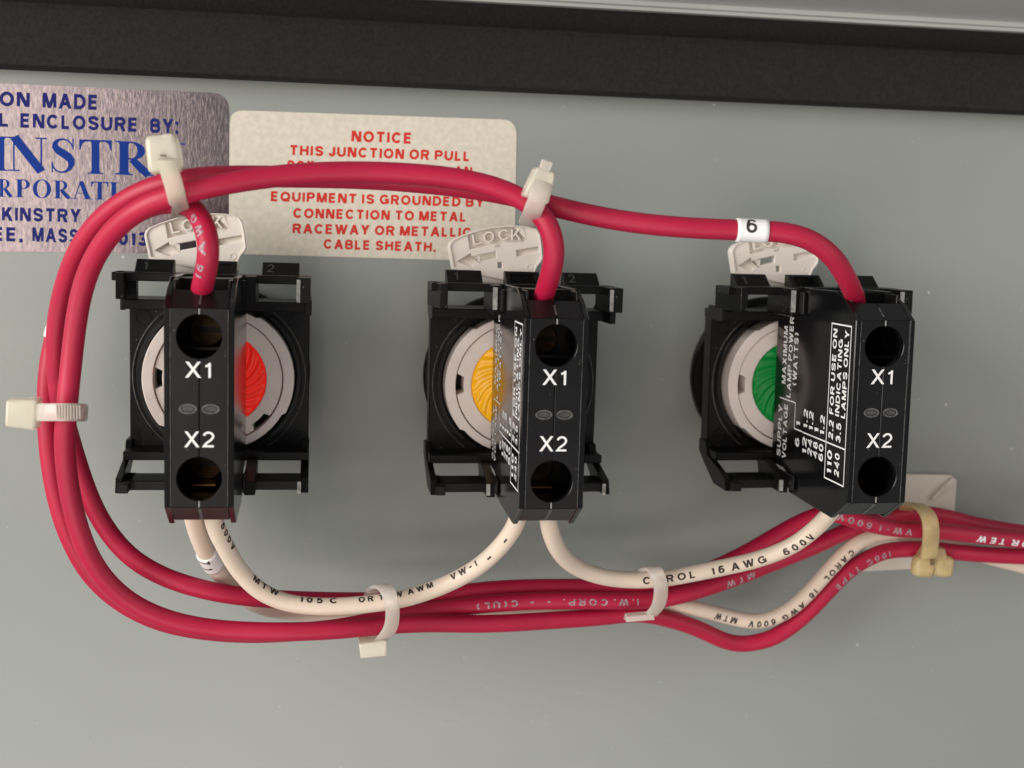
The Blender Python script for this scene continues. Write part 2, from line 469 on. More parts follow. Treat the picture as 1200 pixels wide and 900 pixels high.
# return lip of the door above the gasket: rolled step at its foot, then the flat flange standing out of the door
lipm = profile_x([(66.0, 0.02), (66.0, 3.0), (66.5, 3.4), (66.6, 4.6), (67.3, 5.2), (67.6, 7), (68.0, 24), (72, 24), (72, 0.02)], -420, 520, 0)
obj('door_lip', lipm, M['lip'], kind='structure')
gb = profile_x([(50.3, 0.02), (50.0, 1.5), (50.0, 4.6), (50.5, 5.4), (51.4, 5.6), (60.0, 5.9), (61.0, 5.5), (61.4, 4.6), (61.5, 0.02)], -420, 520, 0)
obj('foam_gasket', gb, M['foam'], label='long black foam gasket strip along the top edge of the grey door', category='gasket')
gc = profile_x([(61.7, 0.02), (61.7, 1.4), (65.9, 1.4), (65.9, 0.02)], -420, 520, 0)  # black strip added as the shade between gasket and lip
obj('shadow_strip', gc, M['foam'], label='narrow black strip standing in for the shadow between the foam gasket and the door lip', category='painted shadow')

# ------------------------------------------------------------------ stickers
def rounded_quad(c, r, n=6):
    """c: four 3D corners in order; rounds each corner with radius r (mm)"""
    out = []
    for i in range(4):
        p, a, b = Vector(c[i]), Vector(c[i - 1]), Vector(c[(i + 1) % 4])
        u, v = (a - p).normalized(), (b - p).normalized()
        rr = r[i]
        if rr <= 0: out.append(tuple(p)[:2]); continue
        for k in range(n + 1):
            t = k / n
            q = (p + u * rr) * (1 - t) ** 2 + p * 2 * t * (1 - t) + (p + v * rr) * t * t
            out.append(tuple(q)[:2])
    return out
def V3(p, z): return (p[0], p[1], z)

foil = obj('foil_sticker', curve_mesh([rounded_quad([(-84.44,47.77,0.00), (-33.39,47.71,0.00), (-33.35,18.59,0.00), (-85.27,17.89,0.00)], [0, 3.2, 0.5, 0])], 0.01, 0.09), M['foil'],
           label='shiny silver foil sticker with blue company lettering at the left edge of the door', category='sticker')
TZ = 0.105
def px_text(name, s, bl, br, tl, mat, parent, bold=0.02):
    o = obj(name, flat_text(s, V3(bl, TZ), V3(br, TZ), V3(tl, TZ), bold), mat, parent)
    return o
B_ = M['navyprint']
px_text('lettering', 'TION', (-76.56,43.74,0.00), (-68.05,43.80,0.00), (-76.50,46.33,0.00), B_, foil, 0.036)
px_text('lettering', 'MADE', (-65.87,43.77,0.00), (-56.57,43.77,0.00), (-65.82,46.44,0.00), B_, foil, 0.036)
px_text('lettering', 'AL', (-76.51,40.18,0.00), (-71.82,40.18,0.00), (-76.45,42.65,0.00), B_, foil, 0.036)
px_text('lettering', 'ENCLOSURE', (-69.72,40.15,0.00), (-49.71,40.17,0.00), (-69.67,42.69,0.00), B_, foil, 0.036)
px_text('lettering', 'BY:', (-47.31,40.11,0.00), (-42.36,40.09,0.00), (-47.29,42.71,0.00), B_, foil, 0.036)
px_text('lettering', 'KINSTRY', (-73.19,23.56,0.00), (-59.59,23.56,0.00), (-73.14,26.04,0.00), B_, foil, 0.036)
px_text('lettering', 'EE,', (-74.80,19.94,0.00), (-69.69,19.89,0.00), (-74.74,22.47,0.00), B_, foil, 0.036)
px_text('lettering', 'MASS', (-68.07,19.99,0.00), (-60.09,19.85,0.00), (-68.02,22.56,0.00), B_, foil, 0.036)
px_text('lettering', '1013', (-54.26,19.72,0.00), (-47.94,19.66,0.00), (-54.23,22.25,0.00), B_, foil, 0.036)

# high-contrast serif capitals, built stroke by stroke (unit box: x 0..w, y 0..1)
def strip(pts, ws, horiz=None):
    """variable-width stroke: list of points and half-widths"""
    L, R_ = [], []
    for i, p in enumerate(pts):
        a = pts[max(i - 1, 0)]; b = pts[min(i + 1, len(pts) - 1)]
        d = Vector((b[0] - a[0], b[1] - a[1])).normalized(); n = Vector((-d.y, d.x))
        L.append((p[0] + n.x * ws[i], p[1] + n.y * ws[i])); R_.append((p[0] - n.x * ws[i], p[1] - n.y * ws[i]))
    return L + R_[::-1]
def rect(x0, x1, y0, y1): return [(x0, y0), (x1, y0), (x1, y1), (x0, y1)]
def stem(x, w, over=0.1, th=0.045):
    """stem with bracketed slab-thin serifs, one outline"""
    l, r = x, x + w
    b = 0.05
    return [(l - over, 0), (r + over, 0), (r + over, th * .7), (r + b * .5, th), (r, th + b), (r, 1 - th - b), (r + b * .5, 1 - th), (r + over, 1 - th * .7), (r + over, 1),
            (l - over, 1), (l - over, 1 - th * .7), (l - b * .5, 1 - th), (l, 1 - th - b), (l, th + b), (l - b * .5, th), (l - over, th * .7)]
def bowl(cx, y0, y1, rx, thick, thin):
    """right-hand half bowl"""
    cy, ry = (y0 + y1) / 2, (y1 - y0) / 2
    o = [(cx + rx * math.sin(math.radians(a)), cy - ry * math.cos(math.radians(a))) for a in range(0, 181, 9)]
    i = [(cx + (rx - thick) * math.sin(math.radians(a)), cy - (ry - thin) * math.cos(math.radians(a))) for a in range(0, 181, 9)]
    return o + i[::-1]
def glyph(ch):
    if ch == 'I': return 0.42, [stem(0.11, 0.20)]
    if ch == 'N': return 0.96, [strip([(0.16, 1.0), (0.83, 0.0)], [0.115, 0.115]), rect(0.0, 0.2, 0.955, 1.0), rect(0.135, 0.175, 0.03, 0.955), rect(0.02, 0.29, 0, 0.04),
                                rect(0.80, 0.845, 0.0, 0.96), rect(0.68, 0.96, 0.96, 1.0)]
    if ch == 'T': return 0.82, [stem(0.31, 0.20, 0.1)[:9] + stem(0.31, 0.20, 0.1)[9:], [(0.0, 1), (0.82, 1), (0.82, 0.70), (0.79, 0.70), (0.74, 0.88), (0.66, 0.945), (0.16, 0.945), (0.08, 0.88), (0.03, 0.70), (0.0, 0.70)]]
    if ch in 'RP':
        g = [stem(0.1, 0.20), bowl(0.36, 0.46, 1.0, 0.31, 0.17, 0.045), rect(0.3, 0.37, 0.955, 1.0), rect(0.3, 0.37, 0.46, 0.505)]
        if ch == 'R': g += [strip([(0.38, 0.47), (0.62, 0.17), (0.76, 0.02)], [0.09, 0.105, 0.10]), rect(0.70, 0.90, 0.0, 0.04)]
        return (0.88 if ch == 'R' else 0.70), g
    if ch == 'O':
        return 0.86, [('ring', [(0.43 + 0.43 * math.cos(a), 0.5 + 0.52 * math.sin(a)) for a in [i * math.pi / 20 for i in range(40)]],
                       [(0.43 + 0.23 * math.cos(a), 0.5 + 0.475 * math.sin(a)) for a in [i * math.pi / 20 for i in range(40)]])]
    if ch == 'A': return 0.88, [strip([(0.42, 1.0), (0.72, 0.03)], [0.10, 0.11]), strip([(0.40, 0.98), (0.14, 0.02)], [0.022, 0.022]), rect(0.22, 0.62, 0.30, 0.345), rect(0.0, 0.28, 0, 0.04), rect(0.5, 0.94, 0, 0.04)]
    if ch == 'Y': return 0.90, [strip([(0.2, 1.0), (0.44, 0.5)], [0.10, 0.10]), strip([(0.72, 1.0), (0.47, 0.5)], [0.025, 0.025]), rect(0.36, 0.55, 0.02, 0.5), rect(0.0, 0.38, 0.96, 1.0), rect(0.60, 0.90, 0.96, 1.0), rect(0.26, 0.65, 0, 0.04)]
    if ch == 'S':
        pts = [(0.545, 0.74), (0.50, 0.86), (0.42, 0.95), (0.30, 0.985), (0.18, 0.955), (0.105, 0.87), (0.10, 0.76), (0.17, 0.66), (0.30, 0.57), (0.42, 0.48), (0.50, 0.37),
               (0.51, 0.25), (0.46, 0.12), (0.36, 0.035), (0.25, 0.015), (0.14, 0.05), (0.07, 0.14), (0.03, 0.27)]
        ws = [0.012, 0.02, 0.024, 0.026, 0.04, 0.065, 0.085, 0.105, 0.115, 0.115, 0.10, 0.08, 0.055, 0.032, 0.026, 0.022, 0.02, 0.012]
        return 0.62, [strip(pts, ws), rect(0.53, 0.565, 0.68, 1.0), rect(0.01, 0.045, 0.0, 0.32)]
def serif(ch, bl, br, tl, parent):
    w, parts = glyph(ch)
    bl, br, tl = Vector(bl), Vector(br), Vector(tl)
    vs, fs = [], []
    for k, p in enumerate(parts):
        z = TZ + 0.004 * k
        if p[0] == 'ring':
            n = len(p[1]); b = len(vs)
            for q in p[1] + p[2]:
                c = bl + (br - bl) * (q[0] / w) + (tl - bl) * q[1]; vs.append((c.x, c.y, z))
            for i in range(n): fs.append((b + i, b + (i + 1) % n, b + n + (i + 1) % n, b + n + i))
            continue
        cu = curve_mesh([p], 0, 0)
        b = len(vs)
        for v in cu.vertices:
            qx, qy = v.co.x / MM, v.co.z / MM
            c = bl + (br - bl) * (qx / w) + (tl - bl) * qy
            vs.append((c.x, c.y, z))
        for f in cu.polygons: fs.append(tuple(b + i for i in f.vertices))
        bpy.data.meshes.remove(cu)
    obj('serif_letter', mesh_of(vs, fs), M['blueprint'], parent)
serif('I', (-74.38,32.41,0.00), (-71.97,32.43,0.00), (-74.24,38.47,0.00), foil)
serif('N', (-72.06,32.46,0.00), (-65.34,32.47,0.00), (-71.93,38.50,0.00), foil)
serif('S', (-64.61,32.41,0.00), (-60.34,32.43,0.00), (-64.51,38.48,0.00), foil)
serif('T', (-59.75,32.39,0.00), (-54.11,32.42,0.00), (-59.66,38.47,0.00), foil)
serif('R', (-53.52,32.44,0.00), (-46.63,32.34,0.00), (-53.45,38.45,-0.00), foil)
serif('Y', (-47.38,32.40,0.00), (-41.19,32.40,0.00), (-47.33,38.43,0.00), foil)
serif('R', (-73.75,27.82,0.00), (-71.21,27.83,0.00), (-73.68,30.98,0.00), foil)
serif('P', (-70.84,27.84,0.00), (-68.21,27.83,0.00), (-70.78,31.03,0.00), foil)
serif('O', (-67.85,27.81,0.00), (-64.69,27.83,0.00), (-67.79,31.06,0.00), foil)
serif('R', (-64.25,27.84,0.00), (-61.15,27.83,0.00), (-64.19,31.02,0.00), foil)
serif('A', (-61.15,27.83,0.00), (-57.74,27.84,0.00), (-61.10,31.03,0.00), foil)
serif('T', (-57.74,27.84,0.00), (-54.76,27.84,0.00), (-57.70,31.05,0.00), foil)
serif('I', (-54.62,27.85,0.00), (-52.97,27.85,0.00), (-54.58,31.03,0.00), foil)

notice = obj('notice_sticker', curve_mesh([rounded_quad([(-33.17,44.74,0.00), (19.92,45.09,0.00), (20.22,18.34,0.00), (-33.50,18.60,0.00)], [2.4, 2.8, 0.5, 0.5])], 0.012, 0.09), M['paper'],
             label='mottled cream notice sticker with red lettering right of the foil sticker', category='sticker')
R3 = M['redprint']
px_text('lettering', 'NOTICE', (-11.12,39.85,0.00), (-0.12,39.89,0.00), (-11.06,41.92,0.00), R3, notice, 0.042)
px_text('lettering', 'THIS JUNCTION OR PULL', (-22.31,36.98,0.00), (10.94,37.03,0.00), (-22.25,38.88,0.00), R3, notice, 0.042)
px_text('lettering', 'BOX', (-22.84,34.22,0.00), (-17.93,34.23,0.00), (-22.78,36.09,0.00), R3, notice, 0.042)
px_text('lettering', 'AN', (8.20,34.16,0.00), (11.61,34.15,0.00), (8.22,36.07,0.00), R3, notice, 0.042)
px_text('lettering', 'EQUIPMENT IS GROUNDED BY', (-25.80,28.47,0.00), (14.03,28.52,0.00), (-25.74,30.32,0.00), R3, notice, 0.042)
px_text('lettering', 'CONNECTION TO METAL', (-21.74,25.51,0.00), (10.49,25.68,0.00), (-21.68,27.36,0.00), R3, notice, 0.042)
px_text('lettering', 'RACEWAY OR METALLIC', (-21.82,22.67,0.00), (11.54,22.78,0.00), (-21.76,24.52,0.00), R3, notice, 0.042)
px_text('lettering', 'CABLE SHEATH.', (-16.09,19.94,0.00), (4.99,19.84,0.00), (-16.04,21.78,0.00), R3, notice, 0.042)

# ------------------------------------------------------------------ pilot lights
UNITS = [[-34.1159, -2.9385, -0.004], [18.6709, -3.6113, -0.0028], [71.6991, -3.0951, 0.0069]]

def lens_mesh(n=240, rings=22, R=8.15):
    vs, fs = [(0, 0, 16.9)], []
    for i in range(1, rings + 1):
        r = R * i / rings
        for k in range(n):
            a = 2 * math.pi * k / n
            rid = abs(math.sin(10 * (a - 0.15 * r))) * 0.55 * min(1, r / 3) * (1 if i < rings else 0)
            vs.append((r * math.cos(a), r * math.sin(a), 16.6 - 1.6 * (r / R) ** 2 + rid))
    for k in range(n): fs.append((0, 1 + k, 1 + (k + 1) % n))
    for i in range(rings - 1):
        for k in range(n):
            a, b = 1 + i * n + k, 1 + i * n + (k + 1) % n
            fs.append((a, b, b + n, a + n))
    return mesh_of(vs, fs, True)

def build_unit():
    t = empty('pilot_light', (0, 0, 0))
    # nut against the door and collar behind the frame
    obj('mounting_nut', lathe([(13, 0.01), (15.5, 0.01), (15.75, 0.4), (15.75, 1.6), (15.4, 2.0), (14.4, 2.1), (14.2, 8.5), (13, 8.5)]), M['frame'], t)
    # frame
    fr = [curve_mesh([[(-15.5, -13.4), (15.6, -13.4), (15.6, 13.4), (-15.5, 13.4)], circle(0, 0, 13.25, 64)], 8.0, 12.0, 0.15)]
    fr.append(box(-15.8, 15.7, 12.2, 13.9, 8.5, 19.5))
    fr.append(box(-15.8, 15.7, -13.9, -12.4, 8.5, 18.5))
    frame = obj('mounting_frame', join(fr), M['frame'], t)
    for a0, a1 in ((127, 234), (-56, 55)):
        obj('rim_ridge', curve_mesh([arc_band(0, 0, 14.85, 15.05, a0, a1, 40)], 11.9, 12.35, 0.06), M['scuff'], frame)
        obj('rim_step', curve_mesh([arc_band(0, 0, 13.4, 14.3, a0 + 4, a1 - 4, 40)], 11.9, 12.6, 0.12), M['black'], frame)
    for cx, cy in ((-13.2, 10.2), (-13.0, -10.3), (13.2, 10.2)):
        obj('moulded_circle', curve_mesh([circle(cx, cy, 1.35, 24), circle(cx, cy, 1.15, 24)], 11.9, 12.2), M['frame'], frame)
    # upper clip: rail, side posts, inner posts
    up = [box(-16.6, 15.7, 17.15, 18.55, 17.5, 24.0), tapered(-16.7, -15.4, 14.3, 18.55, 17.2, 27.6, 1.3), box(-15.5, -13.3, 13.5, 17.4, 16.5, 19.0),
          box(13.6, 15.75, 14.3, 18.5, 17.5, 29.5), box(-6.6, -5.08, 13.6, 18.5, 17.0, 29.0), box(5.08, 6.9, 13.6, 18.5, 17.0, 29.0),
          box(-15.95, -15.1, 12.0, 14.6, 11.1, 19.4), box(14.8, 15.95, 12.0, 14.6, 11.1, 24.0)]
    obj('upper_clip', join(up), M['frame'], frame)
    # lower clip: angular side arms, bar, inner arms
    arm = [(-11.2, 9), (-11.2, 13.0), (-13.6, 14.6), (-15.8, 24.6), (-18.2, 25.4), (-18.2, 18.5), (-15.4, 12.5), (-13.4, 9.0)]
    lo = [profile_x(arm, -16.1, -15.0, 0.1), profile_x(arm, 14.35, 15.75, 0.1),
          box(-15.6, 14.6, -17.9, -16.3, 17.5, 24.5), box(-15.5, -13.7, -17.9, -16.3, 17, 27.2),
          profile_x([(-13.0, 15), (-13.4, 19), (-15.8, 27), (-18.2, 27.3), (-18.2, 17), (-14, 15)], -6.6, -5.08, 0.1),
          profile_x([(-13.0, 15), (-13.4, 19), (-15.8, 27), (-18.2, 27.3), (-18.2, 17), (-14, 15)], 5.08, 6.9, 0.1)]
    obj('lower_clip', join(lo), M['frame'], frame)
    for x0, x1, z1 in ((-13.3, -6.9, 19), (7.3, 13.6, 19)):
        obj('lower_tab', profile_x([(-17.8, 17.5), (-17.8, 22), (-19.0, 18.6), (-19.0, 17.5)], x0, x1, 0.1), M['edge_dark'], frame)
    # pale end faces of the clip arms
    for x0, x1, y0, y1, z in ((-6.62, -5.9, 14.4, 18.2, 29.03), (13.5, 14.1, 14.5, 18.2, 29.53), (-6.62, -6.0, -17.9, -15.9, 27.33), (13.9, 14.5, -17.9, -15.9, 27.4)):
        obj('moulding_edge', box(x0, x1, y0, y1, z - 0.4, z + 0.05, 0), M['edge'], frame)
    # three tabs along the top
    tabp = [(18.3, 15.8), (18.3, 20.0), (18.6, 20.0), (20.6, 17.2), (20.6, 15.8)]
    t1 = obj('tab', profile_x(tabp, -13.5, -7.2, 0.1), M['frame'], frame)
    t3 = obj('tab', profile_x(tabp, 7.5, 13.8, 0.1), M['frame'], frame)
    t2 = obj('tab', join([profile_x(tabp, -3.0, -2.1, 0.1), profile_x(tabp, 2.3, 3.2, 0.1), box(-2.2, 2.4, 20.0, 20.6, 15.8, 17.6), box(-2.2, 2.4, 18.3, 20.2, 15.8, 16.4, 0)]), M['frame'], frame)
    def on_tab(s, x, w):
        n = Vector((0, 2.8, 2.0)).normalized() * 0.03
        return flat_text(s, (x, 18.95, 19.55), (x + w, 18.95, 19.55), (x, 20.25, 17.72), -0.01, 0.02, tuple(n))
    obj('moulded_numeral', on_tab('1', -12.2, 0.7), M['edge_dark'], frame)
    obj('moulded_numeral', on_tab('2', 8.3, 1.2), M['edge_dark'], frame)
    # white lamp holder: outer ring with stepped outline, groove, inner ring with a notch
    out = []
    for i in range(120):
        a = i * 3
        r = 13.0 if (128 < a < 222 or 330 < a or a < 60) else 12.55
        out.append((r * math.cos(math.radians(a)), r * math.sin(math.radians(a))))
    holder = obj('lamp_holder', curve_mesh([out, circle(0, 0, 11.12, 96)], 9.5, 15.75, 0.12), M['holder'], t)
    inn = []
    for i in range(180):
        a = i * 2
        r = 10.95
        if 172 <= a <= 188: r = 9.6
        if 306 <= a <= 322: r = 9.9
        inn.append((r * math.cos(math.radians(a)), r * math.sin(math.radians(a))))
    obj('inner_ring', curve_mesh([inn, circle(0, 0, 8.2, 96)], 9.5, 15.4, 0.15), M['holder'], holder)
    obj('ring_base', curve_mesh([circle(0, 0, 13.2, 64)], 8.2, 10.5), M['frame'], holder)
    for a in (160, 195, 20, 345):
        cx, cy = 12.1 * math.cos(math.radians(a)), 12.1 * math.sin(math.radians(a))
        obj('ejector_mark', curve_mesh([circle(cx, cy, 0.62, 20), circle(cx, cy, 0.52, 20)], 15.7, 15.8), M['holder'], holder)
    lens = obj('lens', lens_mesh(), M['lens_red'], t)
    # lock lever
    outline = [(-11.95,20.61), (-12.75,24.55), (-12.50,25.30), (-11.93,25.88), (-10.02,26.78), (-8.49,27.36), (-7.15,27.81), (-5.23,28.25), (-3.31,28.56), (-1.38,28.72), (0.55,28.73), (2.10,28.58), (3.27,28.15), (3.85,27.32), (4.25,25.26),
               (4.52,23.05), (4.30,22.39), (3.59,21.47), (3.20,20.67), (3.17,17.68), (-7.84,17.41), (-7.89,20.45)]
    slot = [(-7.35,23.24), (-4.08,23.98), (-3.96,22.80), (-7.16,22.08)]
    sq1 = [(-4.18,25.28), (-3.39,25.30), (-3.38,24.83), (-4.16,24.81)]
    sq2 = [(-3.71,22.06), (-2.92,22.08), (-2.81,21.01), (-3.60,20.99)]
    plaque = [(-9.27,26.77), (-7.80,27.30), (-6.15,27.72), (-4.50,28.05), (-2.85,28.30), (-0.98,28.50), (1.00,28.62), (1.49,26.10), (1.09,25.72), (-0.90,25.66), (-2.77,25.49), (-4.43,25.26), (-6.08,24.88), (-7.31,24.58), (-8.79,24.22)]
    arrow = [(-10.97,22.00), (-8.63,23.53), (-8.45,23.00), (-6.96,23.12), (-6.87,21.77), (-8.06,21.62), (-8.42,21.08)]
    rec = [(-0.31,24.27), (3.71,25.08), (3.91,23.96), (-0.17,23.19)]
    shaft1 = [(-4.08,24.16), (-2.54,24.46), (-2.38,23.24), (-3.96,22.80)]
    lever = obj('lock_lever', join([curve_mesh([outline, slot, sq2], 11.4, 12.25, 0.05)]), M['lever'], t)
    cxo = sum(p[0] for p in outline[:19]) / 19; cyo = sum(p[1] for p in outline[:19]) / 19
    inner = [(cxo + (p[0] - cxo) * 0.955, cyo + (p[1] - cyo) * 0.93) for p in outline[:-2]]
    obj('raised_rim', curve_mesh([outline[:-2], inner], 13.08, 13.45, 0.08), M['lever'], lever)
    obj('lever_face', curve_mesh([outline, plaque, arrow, rec, slot, sq1, sq2], 12.26, 13.1, 0.1), M['lever'], lever)
    for ch, b in (('L', ((-8.15,24.97), (-6.79,25.33), (-8.61,26.87))), ('O', ((-6.30,25.43), (-4.40,25.77), (-6.52,27.38))), ('C', ((-3.61,25.95), (-1.87,26.17), (-3.75,27.87))), ('K', ((-1.29,26.10), (0.46,26.19), (-1.39,28.06)))):
        obj('raised_letter', flat_text(ch, V3(b[0], 12.85), V3(b[1], 12.85), V3(b[2], 12.85), -0.01, 0.4), M['lever'], lever)
    c0 = (2.23,21.39)
    obj('moulded_circle', curve_mesh([circle(c0[0], c0[1], 0.62, 24), circle(c0[0], c0[1], 0.45, 24)], 13.05, 13.2), M['lever'], lever)
    # terminal block
    prof = [(14.6, 52.0), (17.1, 48.25), (18.8, 43.6), (18.8, 30.0), (15.2, 28.6), (14.2, 26), (14.2, 18.3), (-14.2, 18.3), (-14.2, 24), (-15.4, 27.2), (-18.1, 27.3), (-18.5, 46.0), (-14.75, 52.0)]
    blk = empty('terminal_block', (0, 0, 0)); blk.parent = t
    for s in (-1, 1):
        x0, x1 = sorted((s * 5.0, s * 4.12))
        side = [(14.6, 52.0), (17.1, 48.25), (18.8, 43.6), (18.8, 32.4), (-18.2, 32.4), (-18.5, 46.0), (-14.75, 52.0)]
        obj('side_wall', profile_x(side, x0, x1, 0.13), M['gloss'], blk)
        x0, x1 = sorted((s * 4.86, s * 4.12))
        rear = [(18.8, 32.35), (18.8, 30.0), (15.2, 28.6), (14.2, 26), (14.2, 18.3), (-14.2, 18.3), (-14.2, 24), (-15.4, 27.2), (-18.1, 27.3), (-18.2, 32.35)]
        obj('side_wall', profile_x(rear, x0, x1, 0.06), M['gloss'], blk)
    core = [(18.3, 30), (15, 28.8), (14, 26), (14, 18.4), (-14, 18.4), (-14, 24), (-15, 27.4), (-17.4, 27.6), (-16.4, 36), (-14, 36), (14, 36), (18.3, 36)]
    obj('core', profile_x(core, -4.11, 4.11, 0), M['frame'], blk)
    # front plate in two halves with the seam between them, two round screw openings
    hy, hr = (10.49, -10.49), 3.25
    for s in (-1, 1):
        pts = [(s * 0.035, 14.62)]
        for h in hy:
            a = circle(0, h, hr, 28, 89.5, -89.5)
            pts += [(s * abs(p[0]) if abs(p[0]) > 0.035 else s * 0.035, p[1]) for p in a]
        pts += [(s * 0.035, -14.75), (s * 4.1, -14.75), (s * 4.1, 14.62)]
        obj('front_plate', curve_mesh([pts], 50.4, 51.93, 0.08), M['black'], blk)
        x0, x1 = sorted((s * 0.05, s * 4.1))
        obj('top_chamfer', profile_x([(14.64, 51.9), (17.1, 48.2), (16.2, 47.4), (14.0, 50.4)], x0, x1, 0.06), M['black'], blk)
        obj('bottom_chamfer', profile_x([(-14.78, 51.9), (-17.7, 47.2), (-16.9, 46.6), (-14.0, 50.4)], x0, x1, 0.06), M['black'], blk)
        # chamfered long edge strip beside the plate
        for yy in (0,):
            obj('edge_strip', box(*sorted((s * 4.06, s * 4.14)), -14.6, 14.5, 51.6, 52.03, 0), M['scuff'], blk)
        obj('slot_cheek', box(*sorted((s * 3.75, s * 4.1)), 14, 18.5, 43, 47.6, 0.05), M['black'], blk)
    obj('top_ledge', box(-4.1, 4.1, 18.2, 18.78, 42, 44.2, 0.1), M['black'], blk)
    for h in hy:
        obj('screw_well', lathe([(3.27, 51.8), (3.22, 45), (3.2, 36.1)], 40), M['frame'], blk)
        blk.children[-1].location = W((0, h, 0))
        sc = join([curve_mesh([circle(0, h, 2.7, 32)], 36.1, 39.2, 0.25)])
        so = obj('terminal_screw', sc, M['brass'], blk)
        obj('screw_slot', box(-2.5, 2.5, h - 0.45, h + 0.45, 39.0, 39.24, 0), M['frame'], so)
        obj('moulded_tick', box(-0.09, 0.09, (h + 3.25 if h > 0 else h - 3.25 - 1.0), (h + 4.1 if h > 0 else h - 3.3), 51.9, 52.0, 0.03), M['edge'], blk)
    obj('moulded_tick', profile_x([(15.1, 51.3), (16.5, 49.2), (16.4, 49.0), (15.0, 51.1)], -0.12, 0.12, 0), M['scuff'], blk)
    obj('moulded_tick', profile_x([(-15.0, 51.7), (-17.6, 47.6), (-17.2, 47.2), (-14.8, 51.2)], -0.2, 0.25, 0), M['scuff'], blk)
    for sx in (-1.61, 1.61):
        obj('ejector_mark', curve_mesh([circle(sx, -0.1, 1.3, 28, ry=0.76), circle(sx, -0.1, 1.0, 28, ry=0.5)], 51.8, 52.02), M['scuff'], blk)
    for sx in (-1.61, 1.61):
        obj('ejector_pip', curve_mesh([circle(sx, -0.1, 0.85, 20, ry=0.4)], 51.8, 51.97), M['edge_dark'], blk)
    obj('glint_plate', box(-1.9, 1.7, -13.3, -13.0, 38, 43.5, 0.05), M['brass_bright'], blk)  # brass plate added to give the glint low in the lower hole
    obj('chamber_floor', box(-4.08, 4.08, -14.25, -13.95, 36.0, 50.3, 0), M['frame'], blk)
    obj('terminal_label', flat_text('X1', (-2.0, 4.5, 51.99), (1.65, 4.5, 51.99), (-2.0, 6.85, 51.99), -0.012), M['white'], blk)
    obj('terminal_label', flat_text('X2', (-2.15, -5.75, 51.99), (2.15, -5.75, 51.99), (-2.15, -3.4, 51.99), -0.012), M['white'], blk)
    # printed rating table on the left flank (reads upwards)
    def side_text(s, y0, y1, zc, cap=1.7, bold=0.02):
        x = -5.03 if zc > 32.9 else -4.9
        return flat_text(s, (x, y0, zc + cap / 2), (x, y1, zc + cap / 2), (x, y0, zc - cap / 2), bold)
    rows = [('MAXIMUM', 1.0, 11.5, 22.6), ('LAMP POWER', -1.2, 13.4, 25.2), ('(WATTS)', 1.3, 10.7, 27.7), ('SUPPLY', -12.5, -3.0, 21.7), ('VOLTAGE', -12.5, -2.6, 24.3),
            ('6', -9.3, -7.7, 30.2), ('1', -5.6, -4.8, 30.2), ('12', -9.9, -7.0, 33.8), ('1.2', -5.4, -2.1, 33.8), ('24', -9.9, -7.0, 36.2), ('1.2', -5.4, -2.1, 36.2),
            ('48', -9.9, -7.0, 38.6), ('1', -5.4, -4.6, 38.6), ('60', -9.9, -7.0, 41.0), ('1.2', -5.4, -2.1, 41.0), ('110', -11.3, -7.4, 44.6), ('2.2', -5.6, -2.4, 44.6),
            ('240', -11.3, -7.4, 47.6), ('3.5', -5.6, -2.4, 47.6), ('FOR USE ON', -1.4, 12.7, 44.4), ('INDICATING', -1.4, 11.2, 46.7), ('LAMPS ONLY', -1.4, 12.8, 49.0)]
    ms = [side_text(*r, cap=(1.6 if r[3] > 43.5 and r[1] == -1.4 else 1.85)) for r in rows]
    for (y0, z0), (y1, z1) in (((-12.3, 42.9), (13.5, 42.9)), ((13.5, 42.9), (13.5, 50.5)), ((13.5, 50.5), (-12.3, 50.5)), ((-12.3, 50.5), (-12.3, 42.9)), ((-6.3, 32.6), (-6.3, 50.5)),
                               ((-6.3, 28.6), (-6.3, 32.3)), ((-1.7, 28.6), (-6.3, 28.6)), ((-1.7, 21), (-1.7, 28.6))):
        x = -5.03 if (z0 + z1) / 2 > 32.5 else -4.9
        h = 0.12
        ya, yb = min(y0, y1) - h, max(y0, y1) + h; za, zb = min(z0, z1) - h, max(z0, z1) + h
        if y0 == y1: za, zb = za + 2 * h + .01, zb - 2 * h - .01
        ms.append(mesh_of([(x, ya, za), (x, yb, za), (x, yb, zb), (x, ya, zb)], [(0, 1, 2, 3)]))
    obj('printed_table', join(ms), M['white'], blk)
    # latch hooks on the block shoulders
    for s in (-1, 1):
        obj('latch', box(*sorted((s * 4.9, s * 5.5)), 14.2, 17.9, 24, 31.5), M['frame'], blk)
        obj('latch', box(*sorted((s * 5.0, s * 5.4)), -17.2, -14.6, 22, 30.5), M['frame'], blk)
    return t


def copy_tree(o, parent=None):
    c = o.copy(); COL.objects.link(c); c.parent = parent
    for ch in list(o.children): copy_tree(ch, c)
    return c
def find(t, name): 
    for c in t.children_recursive:
        if c.name.split('.')[0] == name: return c

